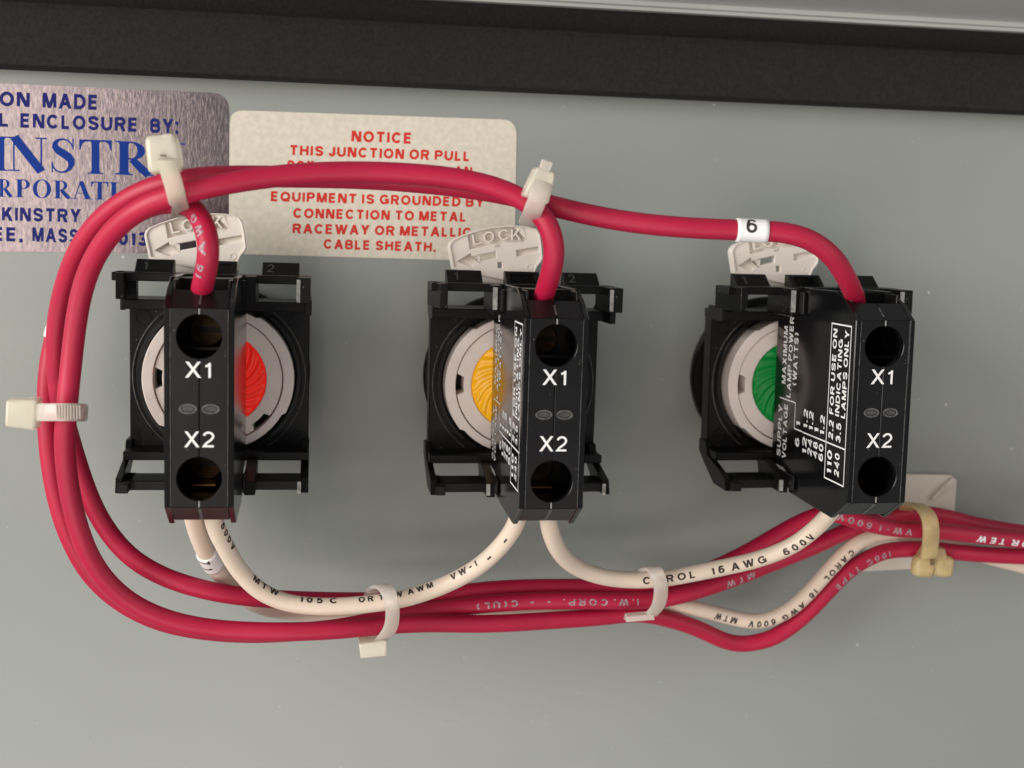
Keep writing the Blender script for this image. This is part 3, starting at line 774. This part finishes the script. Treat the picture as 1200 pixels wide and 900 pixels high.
u0 = build_unit()
units = [u0, copy_tree(u0), copy_tree(u0)]
ULAB = ['left pilot light with red lens, its black X1 X2 terminal block facing straight on', 'middle pilot light with amber yellow lens and a glimpse of its printed flank',
        'right pilot light with green lens and readable white printed table on its flank']
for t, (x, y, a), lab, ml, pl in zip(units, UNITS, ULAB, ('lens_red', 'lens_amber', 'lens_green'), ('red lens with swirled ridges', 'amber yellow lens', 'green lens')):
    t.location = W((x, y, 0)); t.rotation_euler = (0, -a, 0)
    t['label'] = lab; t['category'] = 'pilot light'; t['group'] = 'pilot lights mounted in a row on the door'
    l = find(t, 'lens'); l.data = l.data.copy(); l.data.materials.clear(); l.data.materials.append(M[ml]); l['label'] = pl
lv = find(units[1], 'lock_lever')
obj('lever_insert', curve_mesh([[(-6.86,23.17), (-1.47,23.96), (-2.69,22.87), (-6.79,22.23)]], 12.2, 13.0, 0.04), M['leverlow'], lv)

# ------------------------------------------------------------------ wires
def spline(ctrl, step=0.6):
    """centripetal-ish Catmull-Rom through the control points, resampled evenly (mm)"""
    P_ = [Vector(c) for c in ctrl]
    P_ = [P_[0] * 2 - P_[1]] + P_ + [P_[-1] * 2 - P_[-2]]
    raw = []
    for i in range(1, len(P_) - 2):
        p0, p1, p2, p3 = P_[i - 1:i + 3]
        t0 = 0; t1 = t0 + (p1 - p0).length ** .5; t2 = t1 + (p2 - p1).length ** .5; t3 = t2 + (p3 - p2).length ** .5
        for k in range(12):
            t = t1 + (t2 - t1) * k / 12
            A1 = p0 * ((t1 - t) / (t1 - t0)) + p1 * ((t - t0) / (t1 - t0)); A2 = p1 * ((t2 - t) / (t2 - t1)) + p2 * ((t - t1) / (t2 - t1)); A3 = p2 * ((t3 - t) / (t3 - t2)) + p3 * ((t - t2) / (t3 - t2))
            B1 = A1 * ((t2 - t) / (t2 - t0)) + A2 * ((t - t0) / (t2 - t0)); B2 = A2 * ((t3 - t) / (t3 - t1)) + A3 * ((t - t1) / (t3 - t1))
            raw.append(B1 * ((t2 - t) / (t2 - t1)) + B2 * ((t - t1) / (t2 - t1)))
    raw.append(P_[-2])
    # smooth a little, then resample
    for _ in range(25):
        raw = [raw[0]] + [(raw[i - 1] + raw[i] * 2 + raw[i + 1]) / 4 for i in range(1, len(raw) - 1)] + [raw[-1]]
    out, acc = [raw[0]], 0.0
    for a, b in zip(raw, raw[1:]):
        L = (b - a).length
        while acc + L >= step and L > 0:
            t = (step - acc) / L
            a = a + (b - a) * t; L = (b - a).length; acc = 0; out.append(a.copy())
        acc += L
    return out

def frames(pts):
    T = [(pts[min(i + 1, len(pts) - 1)] - pts[max(i - 1, 0)]).normalized() for i in range(len(pts))]
    return T

def tube(pts, r, n=20, caps_=True):
    T = frames(pts)
    N = Vector((0, 0, 1)); N = (N - T[0] * N.dot(T[0]));
    if N.length < 0.05: N = Vector((1, 0, 0)) - T[0] * T[0].x
    N.normalize()
    vs, fs = [], []
    for i, p in enumerate(pts):
        N = (N - T[i] * N.dot(T[i])).normalized(); Bn = T[i].cross(N)
        for k in range(n):
            a = 2 * math.pi * k / n
            vs.append(tuple(p + (N * math.cos(a) + Bn * math.sin(a)) * r))
    for i in range(len(pts) - 1):
        for k in range(n):
            fs.append((i * n + k, i * n + (k + 1) % n, (i + 1) * n + (k + 1) % n, (i + 1) * n + k))
    if caps_: fs += [tuple(range(n)), tuple(range((len(pts) - 1) * n, len(pts) * n))]
    return mesh_of(vs, fs, True)

def nearest(pts, q):
    q = Vector(q); return min(range(len(pts)), key=lambda i: (pts[i] - q).length_squared)

def wire_text(pts, r, s, at, size, phi, rev=False, bold=0.0, wide=1.25, lift=0.035):
    """lettering wrapped on a wire: starts near point `at`; phi = degrees the text sits above the front line"""
    if rev: pts = pts[::-1]
    T = frames(pts)
    step = (pts[1] - pts[0]).length
    i0 = nearest(pts, at)
    vs, fs = text_raw(s, bold, 0.0, 0.42)
    me = bpy.data.meshes.new('x'); me.from_pydata(vs, [], fs)
    bm = bmesh.new(); bm.from_mesh(me); bpy.data.meshes.remove(me)
    y0, y1 = caps(bold)
    for k in range(1, 6):
        g = list(bm.verts) + list(bm.edges) + list(bm.faces)
        bmesh.ops.bisect_plane(bm, geom=g, plane_co=(0, y0 + (y1 - y0) * k / 6, 0), plane_no=(0, 1, 0))
    out = []
    sc = size / (y1 - y0)
    for v in bm.verts:
        sp = v.co.x * sc * wide / step + i0
        j = int(max(0, min(len(pts) - 2, sp))); f = sp - j
        p = pts[j].lerp(pts[j + 1], max(0, min(1, f))); t = T[j].lerp(T[j + 1], max(0, min(1, f))).normalized()
        N = Vector((0, 0, 1)) - t * t.z; N.normalize(); Up = N.cross(t)
        a = math.radians(phi) + ((v.co.y - y0) * sc - size / 2) / r
        q = p + (N * math.cos(a) + Up * math.sin(a)) * (r + lift + v.co.z)
        out.append(tuple(q))
    bm.verts.index_update()
    faces = [tuple(v.index for v in f.verts) for f in bm.faces]
    bm.free()
    return mesh_of(out, faces)

RR, RW = 1.60, 1.48
WC = [(71.45,12.69,41.00), (69.37,14.57,45.00), (65.62,17.74,50.00), (61.97,21.21,53.00), (57.92,23.75,54.00), (53.32,24.93,54.00), (48.22,25.05,53.00), (37.70,25.29,52.00), (27.48,26.05,50.00), (19.88,27.41,48.00), (14.79,28.72,46.50), (8.22,29.95,46.00), (-0.94,30.81,46.00), (-11.23,31.24,46.00),
      (-21.33,31.26,46.50), (-29.90,30.91,48.00), (-36.58,30.07,48.00), (-42.87,28.22,46.00), (-48.99,24.49,42.00), (-53.47,18.86,38.00), (-56.46,12.37,34.00), (-57.84,6.86,32.00), (-58.21,0.54,30.00), (-57.85,-5.11,29.00), (-57.06,-10.14,28.00), (-55.99,-15.27,27.00), (-54.36,-21.20,26.00),
      (-51.87,-26.96,25.00), (-47.91,-31.73,26.00), (-42.55,-35.07,27.00), (-35.54,-37.41,27.50), (-27.20,-39.67,25.00), (-15.55,-42.03,20.00), (-5.59,-42.99,17.00), (2.92,-42.53,17.00), (12.30,-41.43,17.00), (21.82,-40.97,17.00), (34.72,-41.22,17.00), (45.40,-41.75,17.00), (56.06,-38.65,17.00),
      (65.42,-34.16,17.00), (71.25,-31.17,16.00), (76.74,-28.40,16.00), (80.05,-27.54,17.00), (83.96,-28.51,18.00), (89.24,-29.89,18.00), (93.81,-30.61,18.00), (98.90,-30.84,18.00), (105.69,-31.67,17.00), (111.70,-32.67,16.00), (121.48,-34.07,15.00), (132.68,-35.44,15.00)]
WB = [(18.29,11.80,41.00), (17.77,13.90,45.00), (17.80,17.80,50.00), (17.82,21.70,52.00), (16.67,25.23,52.00), (14.70,27.59,51.00), (10.84,29.64,50.50), (5.08,31.11,50.00), (-3.85,31.94,50.00), (-13.86,31.85,50.00), (-23.66,30.87,51.00), (-30.83,29.62,52.00), (-36.77,28.10,52.00),
      (-42.35,25.93,50.00), (-47.53,21.88,46.00), (-51.31,16.06,42.00), (-53.24,9.49,40.00), (-54.42,1.55,39.00), (-55.03,-5.05,39.00), (-55.56,-10.54,38.00), (-55.35,-17.48,37.00), (-54.22,-24.56,36.00), (-52.06,-31.38,34.00), (-47.78,-37.29,32.00), (-41.16,-41.21,31.00), (-32.56,-43.50,30.00),
      (-22.72,-44.19,30.00), (-12.71,-44.32,29.00), (-6.07,-44.53,27.00), (2.26,-44.91,25.00), (11.63,-45.78,23.00), (22.07,-46.19,21.00), (34.45,-46.31,19.00), (42.01,-45.98,18.00), (48.42,-47.75,16.00), (55.90,-50.92,14.00), (60.62,-53.41,13.00), (64.66,-54.71,12.00), (68.31,-54.47,12.00),
      (72.10,-53.36,12.00), (75.83,-50.86,12.00), (79.51,-47.49,12.00), (83.17,-43.42,12.00), (87.02,-39.70,12.00), (90.80,-37.52,12.00), (94.64,-36.20,12.00), (101.85,-35.87,13.00), (108.24,-36.65,13.00), (116.19,-37.55,12.00), (123.63,-38.02,12.00), (134.93,-38.54,12.00)]
WA = [(-34.86,11.42,41.00), (-34.49,13.07,45.00), (-33.88,14.92,49.00), (-33.10,17.61,51.00), (-32.76,20.09,52.00), (-33.08,22.52,51.00), (-34.21,24.83,49.00), (-35.85,26.42,47.00), (-38.75,26.88,45.00), (-42.81,26.06,42.00), (-47.78,22.76,38.00), (-52.47,18.00,33.00), (-56.25,12.39,29.00),
      (-58.70,6.46,27.00), (-60.13,0.20,27.00), (-60.65,-6.79,27.00), (-60.38,-13.84,27.00), (-59.05,-22.10,27.00), (-57.00,-28.87,27.00), (-54.00,-35.00,26.00), (-48.84,-40.26,25.00), (-41.56,-44.33,24.00), (-31.63,-46.42,23.00), (-21.45,-46.85,22.00), (-12.55,-46.30,22.00), (-5.76,-45.38,21.00),
      (2.60,-44.00,21.00), (11.82,-42.94,21.00), (21.96,-42.36,21.00), (33.85,-42.44,21.00), (44.62,-42.97,20.00), (50.31,-42.11,20.00), (59.29,-39.79,19.00), (67.80,-37.51,17.00), (77.63,-35.27,14.00), (82.14,-33.55,13.00), (86.88,-31.81,12.00), (92.57,-30.05,11.00),
      (97.51,-29.47,10.00), (102.95,-29.52,10.00), (107.57,-30.26,10.00), (111.87,-31.35,10.00), (118.82,-32.66,10.00), (124.49,-33.60,10.00), (135.95,-35.16,10.00)]
XA = [(-33.33,-19.42,42.00), (-32.85,-23.16,40.00), (-31.49,-27.38,37.00), (-29.52,-32.18,34.00), (-26.46,-36.27,32.00), (-22.01,-38.71,31.00), (-16.35,-39.42,31.00), (-11.36,-39.38,31.00), (-6.34,-39.04,31.00), (-1.29,-38.25,31.00), (5.23,-35.99,31.00), (10.03,-32.68,33.00),
      (13.15,-28.69,36.00), (15.16,-24.35,39.00), (15.68,-19.96,42.00)]
XB = [(-36.39,-19.48,41.00), (-36.32,-23.53,36.50), (-35.67,-28.03,32.00), (-34.65,-31.99,28.00), (-33.27,-35.78,24.00), (-30.92,-39.56,20.50), (-27.82,-42.85,18.00), (-23.08,-44.82,16.50), (-12.41,-46.33,15.00), (3.26,-46.84,14.00), (19.25,-46.39,14.00), (35.58,-46.08,14.00), (46.38,-45.48,14.00), (51.44,-45.93,14.00),
      (55.72,-46.86,14.00), (59.86,-48.28,13.00), (63.70,-49.39,13.00), (67.71,-50.00,13.00), (71.49,-49.23,13.00), (75.22,-47.09,13.00), (78.86,-43.39,13.00), (82.47,-39.01,13.00), (86.28,-35.14,13.00), (90.01,-33.56,12.00), (94.92,-33.01,11.00), (104.34,-34.56,8.00), (111.54,-37.02,7.00), (119.83,-39.91,6.00),
      (127.60,-41.83,6.00), (139.44,-44.95,6.00)]
XC = [(19.75,-19.85,42.00), (21.03,-24.70,39.00), (23.54,-29.54,35.00), (27.47,-33.51,31.00), (32.56,-35.84,29.00), (37.48,-36.83,28.00), (42.17,-36.91,28.00), (47.64,-36.23,28.00), (55.50,-34.64,28.00), (61.45,-32.90,29.00), (66.92,-29.96,31.00), (69.91,-26.01,34.00),
      (69.76,-21.75,40.00), (69.66,-19.38,42.00)]
DATA = {}
def wire(key, ctrl, r, mat, label, group):
    pts = spline(ctrl)
    ph = [random.uniform(0, 6.28) for _ in range(6)]
    for i, p in enumerate(pts):     # slight hand-bent unevenness
        e = min(1, i / 25, (len(pts) - 1 - i) / 25)
        p.x += e * (0.10 * math.sin(i * .055 + ph[0]) + 0.05 * math.sin(i * .15 + ph[1]))
        p.y += e * (0.10 * math.sin(i * .048 + ph[2]) + 0.05 * math.sin(i * .13 + ph[3]))
    o = obj('red_wire' if mat == 'redwire' else 'white_wire', tube(pts, r), M[mat])
    o['label'] = label; o['category'] = 'wire'; o['group'] = group
    DATA[key] = (pts, r, o)
wire('C', WC, RR, 'redwire', 'red wire wearing the number 6 sleeve, running from the top of the right pilot light', 'red wires looped round the pilot lights')
wire('B', WB, RR, 'redwire', 'red wire curling from the top of the middle pilot light, sagging lowest at bottom right', 'red wires looped round the pilot lights')
wire('A', WA, RR, 'redwire', 'red wire rising from the top of the left pilot light under the upper left tie', 'red wires looped round the pilot lights')
wire('XA', XA, RW, 'whitewire', 'white wire joining the bottoms of the left and middle pilot lights', 'white wires below the pilot lights')
wire('XB', XB, RW, 'whitewire', 'white wire from the left pilot light hidden behind the red bundle, sagging at bottom right', 'white wires below the pilot lights')
wire('XC', XC, RW, 'whitewire', 'white wire joining the bottoms of the middle and right pilot lights', 'white wires below the pilot lights')

def wt(key, s, at, size, phi, mat, rev=False, bold=0.03, wide=1.25):
    pts, r, o = DATA[key]
    obj('printed_lettering', wire_text(pts, r, s, at, size, phi, rev, bold, wide), M[mat], o)
BP, GP = 'blackprint', 'greyprint'
wt('XA', '600V', (-31.93,-22.07,40.00), 1.2, 60, BP, wide=1.3)
wt('XA', 'MTW', (-27.93,-33.78,33.00), 1.2, 60, BP, wide=1.3)
wt('XA', '105 C', (-19.61,-38.61,31.00), 1.2, 60, BP, wide=1.3)
wt('XA', 'OR TEW AWM', (-9.94,-38.52,31.00), 1.15, 54, BP, wide=1.0)
wt('XA', 'VW-1', (6.08,-34.95,31.00), 1.2, 48, BP, wide=1.2)
wt('XA', '-   -', (12.16,-29.93,34.00), 1.35, 20, BP, wide=1.8)
wt('XC', 'CAROL', (39.98,-37.03,28.00), 1.3, 12, BP, wide=1.25)
wt('XC', '16 AWG', (52.51,-35.38,28.00), 1.35, 8, BP, wide=1.25)
wt('XC', '600V', (65.26,-30.50,30.00), 1.35, 4, BP, wide=1.25)
wt('XB', 'CAROL', (86.53,-36.34,13.00), 1.3, 8, BP, True, wide=1.0)
wt('XB', '16', (79.06,-43.74,13.00), 1.3, 8, BP, True, wide=1.0)
wt('XB', 'AWG', (76.57,-46.26,13.00), 1.3, 14, BP, True, wide=1.0)
wt('XB', '600V', (71.00,-49.73,13.00), 1.3, 10, BP, True, wide=1.0)
wt('XB', 'MTW', (63.02,-49.55,13.00), 1.3, 6, BP, True, wide=1.0)
wt('A', 'I.W. CORP.   -   -   C(UL)', (41.41,-44.04,20.00), 1.25, -6, GP, True, wide=1.2)
wt('B', '105C  TYPE', (94.31,-35.76,13.00), 1.3, 8, GP, True, wide=1.1)
wt('C', 'OR TEW', (121.57,-35.11,15.00), 1.35, 14, 'white', True, wide=1.4)
wt('C', 'VW-1  600V', (95.34,-29.96,18.00), 1.3, 6, GP, True, wide=1.2)
wt('A', 'MTW', (64.15,-39.50,18.00), 1.3, 10, GP, True, wide=1.2)
wt('A', '16 AWG', (-33.06,16.96,50.00), 1.2, 30, GP, wide=1.3)

# ------------------------------------------------------------------ wire markers
def marker(key, at, length, label, texts, rad=0.22):
    pts, r, o = DATA[key]
    i = nearest(pts, at); n = max(2, int(length / 0.6 / 2))
    seg = pts[max(0, i - n):i + n + 1]
    m = obj('wire_marker', tube(seg, r + rad, 24), M['sleeve'], None, label=label, category='wire marker', group='white number sleeves on the wires')
    for s, p, size, phi, rev, wd in texts:
        obj('printed_numeral', wire_text(pts, r + rad, s, p, size, phi, rev, 0.01, wd), M['blackprint'], m)
    return m
marker('C', (48.22,25.05,53.00), 5.2, 'white sleeve printed with a black 6 on the red wire above the right pilot light', [('6', (47.27,25.03,53.00), 2.4, 26, True, 1.0)])
marker('XB', (-34.65,-32.13,28.00), 5.2, 'white sleeve on the hidden white wire just below the left pilot light', [('7 1', (-35.17,-30.28,30.00), 1.9, -25, False, 0.9)])
marker('A', (-58.56,6.87,27.00), 4.0, 'white sleeve barely showing at the outer edge of the left red loop', [])

# ------------------------------------------------------------------ cable ties
def band(ctrl, wdir, width, th=0.85, taper=None, closed=False):
    """flat strap swept along the control points; wdir = direction across the strap"""
    pts = spline(ctrl, 0.35)
    T = frames(pts); wd_ = Vector(wdir).normalized()
    vs, fs = [], []
    sec = [(-.5, -.25), (-.5, .25), (-.38, .5), (.38, .5), (.5, .25), (.5, -.25), (.38, -.5), (-.38, -.5)]
    for i, p in enumerate(pts):
        w = (wd_ - T[i] * wd_.dot(T[i])).normalized(); n = T[i].cross(w)
        for a, b in sec: vs.append(tuple(p + w * a * width + n * b * th))
    k = len(sec)
    for i in range(len(pts) - 1):
        for q in range(k): fs.append((i * k + q, i * k + (q + 1) % k, (i + 1) * k + (q + 1) % k, (i + 1) * k + q))
    fs += [tuple(range(k)), tuple(range((len(pts) - 1) * k, len(pts) * k))]
    me = mesh_of(vs, fs, True)
    bm = bmesh.new(); bm.from_mesh(me)
    for e in bm.edges:
        if len(e.link_faces) == 2 and e.calc_face_angle(0) > 0.7: e.smooth = False
    bm.to_mesh(me); bm.free()
    return me

def oriented_block(c, ux, uy, sx, sy, sz, bev=0.6, top=0.85):
    """chamfered block centred at c; ux, uy = in-plane axes; narrower at +uy end by `top`"""
    c, ux = Vector(c), Vector(ux).normalized(); uy = Vector(uy); uy = (uy - ux * uy.dot(ux)).normalized(); uz = ux.cross(uy)
    bm = bmesh.new()
    vs = []
    for sx_ in (-1, 1):
        for sy_ in (-1, 1):
            for sz_ in (-1, 1):
                k = top if sy_ > 0 else 1
                vs.append(bm.verts.new(W(c + ux * sx_ * sx / 2 * k + uy * sy_ * sy / 2 + uz * sz_ * sz / 2)))
    for f in ((0, 1, 3, 2), (4, 6, 7, 5), (0, 4, 5, 1), (2, 3, 7, 6), (0, 2, 6, 4), (1, 5, 7, 3)): bm.faces.new([vs[i] for i in f])
    bmesh.ops.recalc_face_normals(bm, faces=bm.faces)
    bmesh.ops.bevel(bm, geom=list(bm.edges), offset=bev * MM, segments=3, affect='EDGES', clamp_overlap=True, profile=0.6)
    me = bpy.data.meshes.new('m'); bm.to_mesh(me); bm.free()
    for p in me.polygons: p.use_smooth = True
    return me

TG = 'nylon cable ties holding the wires'
def tie(label, mat='nylon'):
    t = empty('cable_tie', (0, 0, 0), label=label, category='cable tie', group=TG)
    return t
def sub(a, b): return tuple(Vector(a) - Vector(b))

# upper left tie
t = tie('clear tie standing upright over the foil sticker, head uppermost')
obj('strap', band([(-37.99,25.05,43.00), (-37.07,25.77,47.00), (-36.84,26.98,53.60), (-37.24,29.41,55.20), (-37.83,31.59,56.00), (-37.88,32.84,56.50)], sub((-35.18,31.38,50.00), (-40.54,30.47,50.00)), 2.55), M['nylon'], t)
obj('strap_back', band([(-37.39,25.30,44.00), (-39.31,26.59,40.00), (-40.06,29.06,42.00), (-39.58,31.04,46.00), (-38.87,32.17,51.00)], sub((-35.18,31.38,50.00), (-40.54,30.47,50.00)), 2.5), M['nylon'], t)
hd = obj('head', oriented_block((-38.57,33.32,54.00), sub((-34.78,33.57,54.00), (-40.02,32.91,54.00)), sub((-38.85,34.60,54.00), (-38.29,31.67,54.00)), 4.7, 5.2, 4.2, 0.95, 0.92), M['nylon'], t)
obj('tail_stub', oriented_block((-37.86,35.36,55.50), sub((-34.78,33.57,54.00), (-40.02,32.91,54.00)), sub((-38.14,36.98,54.00), (-38.05,32.27,54.00)), 1.7, 1.3, 1.0, 0.2, 0.8), M['nylon'], t)
obj('pawl_slot', box(*[v for v in ((-38.82,32.98,56.30)[0], (-38.07,33.01,56.30)[0], (-38.59,32.95,56.30)[1] - 0.02, (-38.59,33.06,56.30)[1] + 0.06)], 55.9, 57.02, 0), M['slot'], t)

# upper middle tie
t = tie('clear tie leaning right above the middle pilot light with a snipped tail on top')
wv = sub((16.83,28.06,50.00), (13.14,29.22,50.00))
obj('strap', band([(14.54,25.20,47.00), (14.23,25.93,51.00), (14.22,27.51,54.50), (14.74,29.36,55.60), (15.51,31.40,54.50)], wv, 2.75), M['nylon_pink'], t)
obj('strap_back', band([(14.67,25.33,47.00), (16.30,26.87,42.00), (16.93,28.75,42.00), (16.09,29.88,48.00)], wv, 2.6), M['nylon_pink'], t)
obj('head', oriented_block((15.10,30.82,53.00), wv, sub((15.60,33.21,53.00), (14.59,28.43,53.00)), 4.1, 4.7, 4.0, 0.55, 0.72), M['nylon'], t)
obj('tail_stub', oriented_block((15.65,33.26,54.50), wv, sub((15.57,34.21,53.00), (14.95,29.19,53.00)), 1.5, 2.2, 0.9, 0.15, 1.15), M['nylon_pink'], t)
obj('tail_stub', oriented_block((15.37,33.93,54.50), wv, sub((15.28,35.44,53.00), (16.12,32.98,53.00)), 0.7, 1.2, 0.5, 0.1, 0.3), M['nylon_pink'], t)

# left tie
t = tie('milky tie round the left side of the red loop with its head pointing left')
wv = sub((-54.69,-3.85,40.00), (-54.87,-6.76,40.00))
obj('strap', band([(-60.06,-5.91,36.00), (-58.35,-5.25,40.50), (-56.66,-5.09,41.50), (-54.38,-4.96,42.40), (-52.99,-5.12,41.20), (-52.94,-5.82,37.00), (-53.99,-6.89,30.00)], wv, 2.7, 0.9), M['nylon_pink'], t)
obj('strap_back', band([(-53.64,-6.60,32.00), (-56.06,-7.85,24.50), (-59.42,-8.01,22.50), (-62.07,-7.83,22.80), (-61.90,-7.08,28.00)], wv, 2.6), M['nylon_pink'], t)
obj('head', oriented_block((-62.09,-5.98,36.00), wv, sub((-64.36,-5.92,36.00), (-59.93,-5.91,36.00)), 4.9, 4.6, 4.2, 0.6, 0.86), M['nylon'], t)
for k in range(9):
    x0 = (-55.87,-4.87,43.00)[0]; y0 = (-54.27,-4.87,43.00)[1]
    cx = x0 + k * 0.42
    obj('ratchet_ridge', box(cx - 0.1, cx + 0.1, y0 - 1.05, y0 + 1.05, 42.2, 43.05 - abs(k - 3) * 0.05, 0.05), M['nylon_pink'], t)

# lower left-middle tie
t = tie('milky tie on the bottom bundle between the left and middle pilot lights, head hanging below')
wv = sub((-1.57,-39.25,35.00), (-8.65,-39.53,35.00))
obj('strap', band([(-7.28,-38.41,26.00), (-6.52,-36.21,31.00), (-5.43,-35.66,34.50), (-4.60,-37.48,35.30), (-4.34,-40.24,34.00), (-4.43,-43.26,31.50), (-5.28,-45.71,29.00), (-6.28,-47.45,26.00)], wv, 2.35), M['nylon_pink'], t)
obj('strap_back', band([(-7.33,-38.11,27.00), (-7.36,-43.56,15.50), (-7.35,-46.61,16.00), (-6.83,-47.85,22.00)], wv, 2.3), M['nylon_pink'], t)
obj('head', oriented_block((-7.22,-47.92,27.50), sub((-3.81,-47.80,27.00), (-9.70,-48.25,27.00)), sub((-6.78,-46.19,27.00), (-7.05,-48.48,27.00)), 4.5, 2.7, 4.2, 0.4, 1.08), M['nylon'], t)

# lower right-middle tie
t = tie('milky tie on the bottom bundle right of the middle pilot light, cut tail pointing left')
wv = sub((46.48,-37.08,32.00), (37.27,-37.82,32.00))
obj('strap', band([(40.73,-37.07,24.00), (40.83,-34.87,28.00), (41.53,-34.05,31.00), (42.40,-35.92,31.50), (43.32,-38.84,29.50), (43.75,-42.26,26.50), (43.26,-44.45,24.00)], wv, 2.5), M['nylon_pink'], t)
obj('tail', oriented_block((40.98,-44.74,24.20), sub((44.39,-44.64,24.00), (38.02,-45.05,24.00)), sub((41.05,-41.21,24.00), (41.34,-44.41,24.00)), 5.4, 1.1, 2.2, 0.25, 0.9), M['nylon_pink'], t)
obj('strap_back', band([(40.61,-36.79,25.00), (44.36,-42.90,13.00), (45.31,-46.42,12.50), (44.86,-46.06,19.00)], wv, 2.4), M['nylon_pink'], t)

# yellowed tie on the adhesive mount
t = tie('yellowed tie with a split double-lobed head on the white mount at right', 'nylon_old')
wv = sub((104.05,-31.58,20.00), (93.50,-30.46,20.00))
obj('strap', band([(98.36,-28.61,10.00), (97.14,-26.63,15.00), (96.74,-25.96,19.50), (97.35,-27.17,21.50), (97.90,-29.74,21.80), (99.02,-33.24,19.80), (100.10,-36.55,17.50)], wv, 3.1, 1.0), M['nylon_old'], t)
obj('head', oriented_block((101.98,-36.82,15.30), wv, sub((101.81,-34.84,15.00), (102.42,-38.27,15.00)), 7.6, 4.4, 3.0, 0.8, 0.5), M['nylon_old'], t)
obj('head_lobe', oriented_block((99.98,-38.59,15.60), wv, sub((98.75,-36.58,16.00), (100.41,-40.02,16.00)), 4.2, 4.2, 3.0, 1.3, 0.95), M['nylon_old'], t)
obj('head_lobe', oriented_block((104.10,-38.65,15.60), wv, sub((104.81,-36.67,16.00), (103.63,-40.08,16.00)), 4.2, 4.2, 3.0, 1.3, 0.95), M['nylon_old'], t)
obj('pawl_slot', oriented_block((101.21,-36.84,17.10), wv, sub((100.61,-35.16,17.00), (101.03,-38.56,17.00)), 0.7, 2.4, 0.8, 0.1, 1.0), M['slot'], t)

# adhesive mount
mt = obj('tie_mount', curve_mesh([[(96.49,-23.13,1.00)[:2], (112.47,-23.38,1.00)[:2], (113.88,-24.46,1.00)[:2], (113.91,-42.97,1.00)[:2], (94.45,-43.56,1.00)[:2], (95.15,-31.15,1.00)[:2]]], 0.01, 1.6, 0.2), M['mount'],
         label='white square adhesive mount under the yellowed tie at right', category='tie mount')
obj('moulded_rib', band([(112.55,-24.08,2.00), (110.34,-26.35,2.20), (108.34,-28.53,2.00)], (0.6, 0.6, 0), 1.1, 0.8), M['mount'], mt)
obj('saddle', box((104.75,-36.41,2.00)[0], (111.94,-36.50,2.00)[0], (108.85,-40.98,2.00)[1], (108.14,-31.04,2.00)[1], 1.5, 5.0, 0.5), M['mount'], mt)
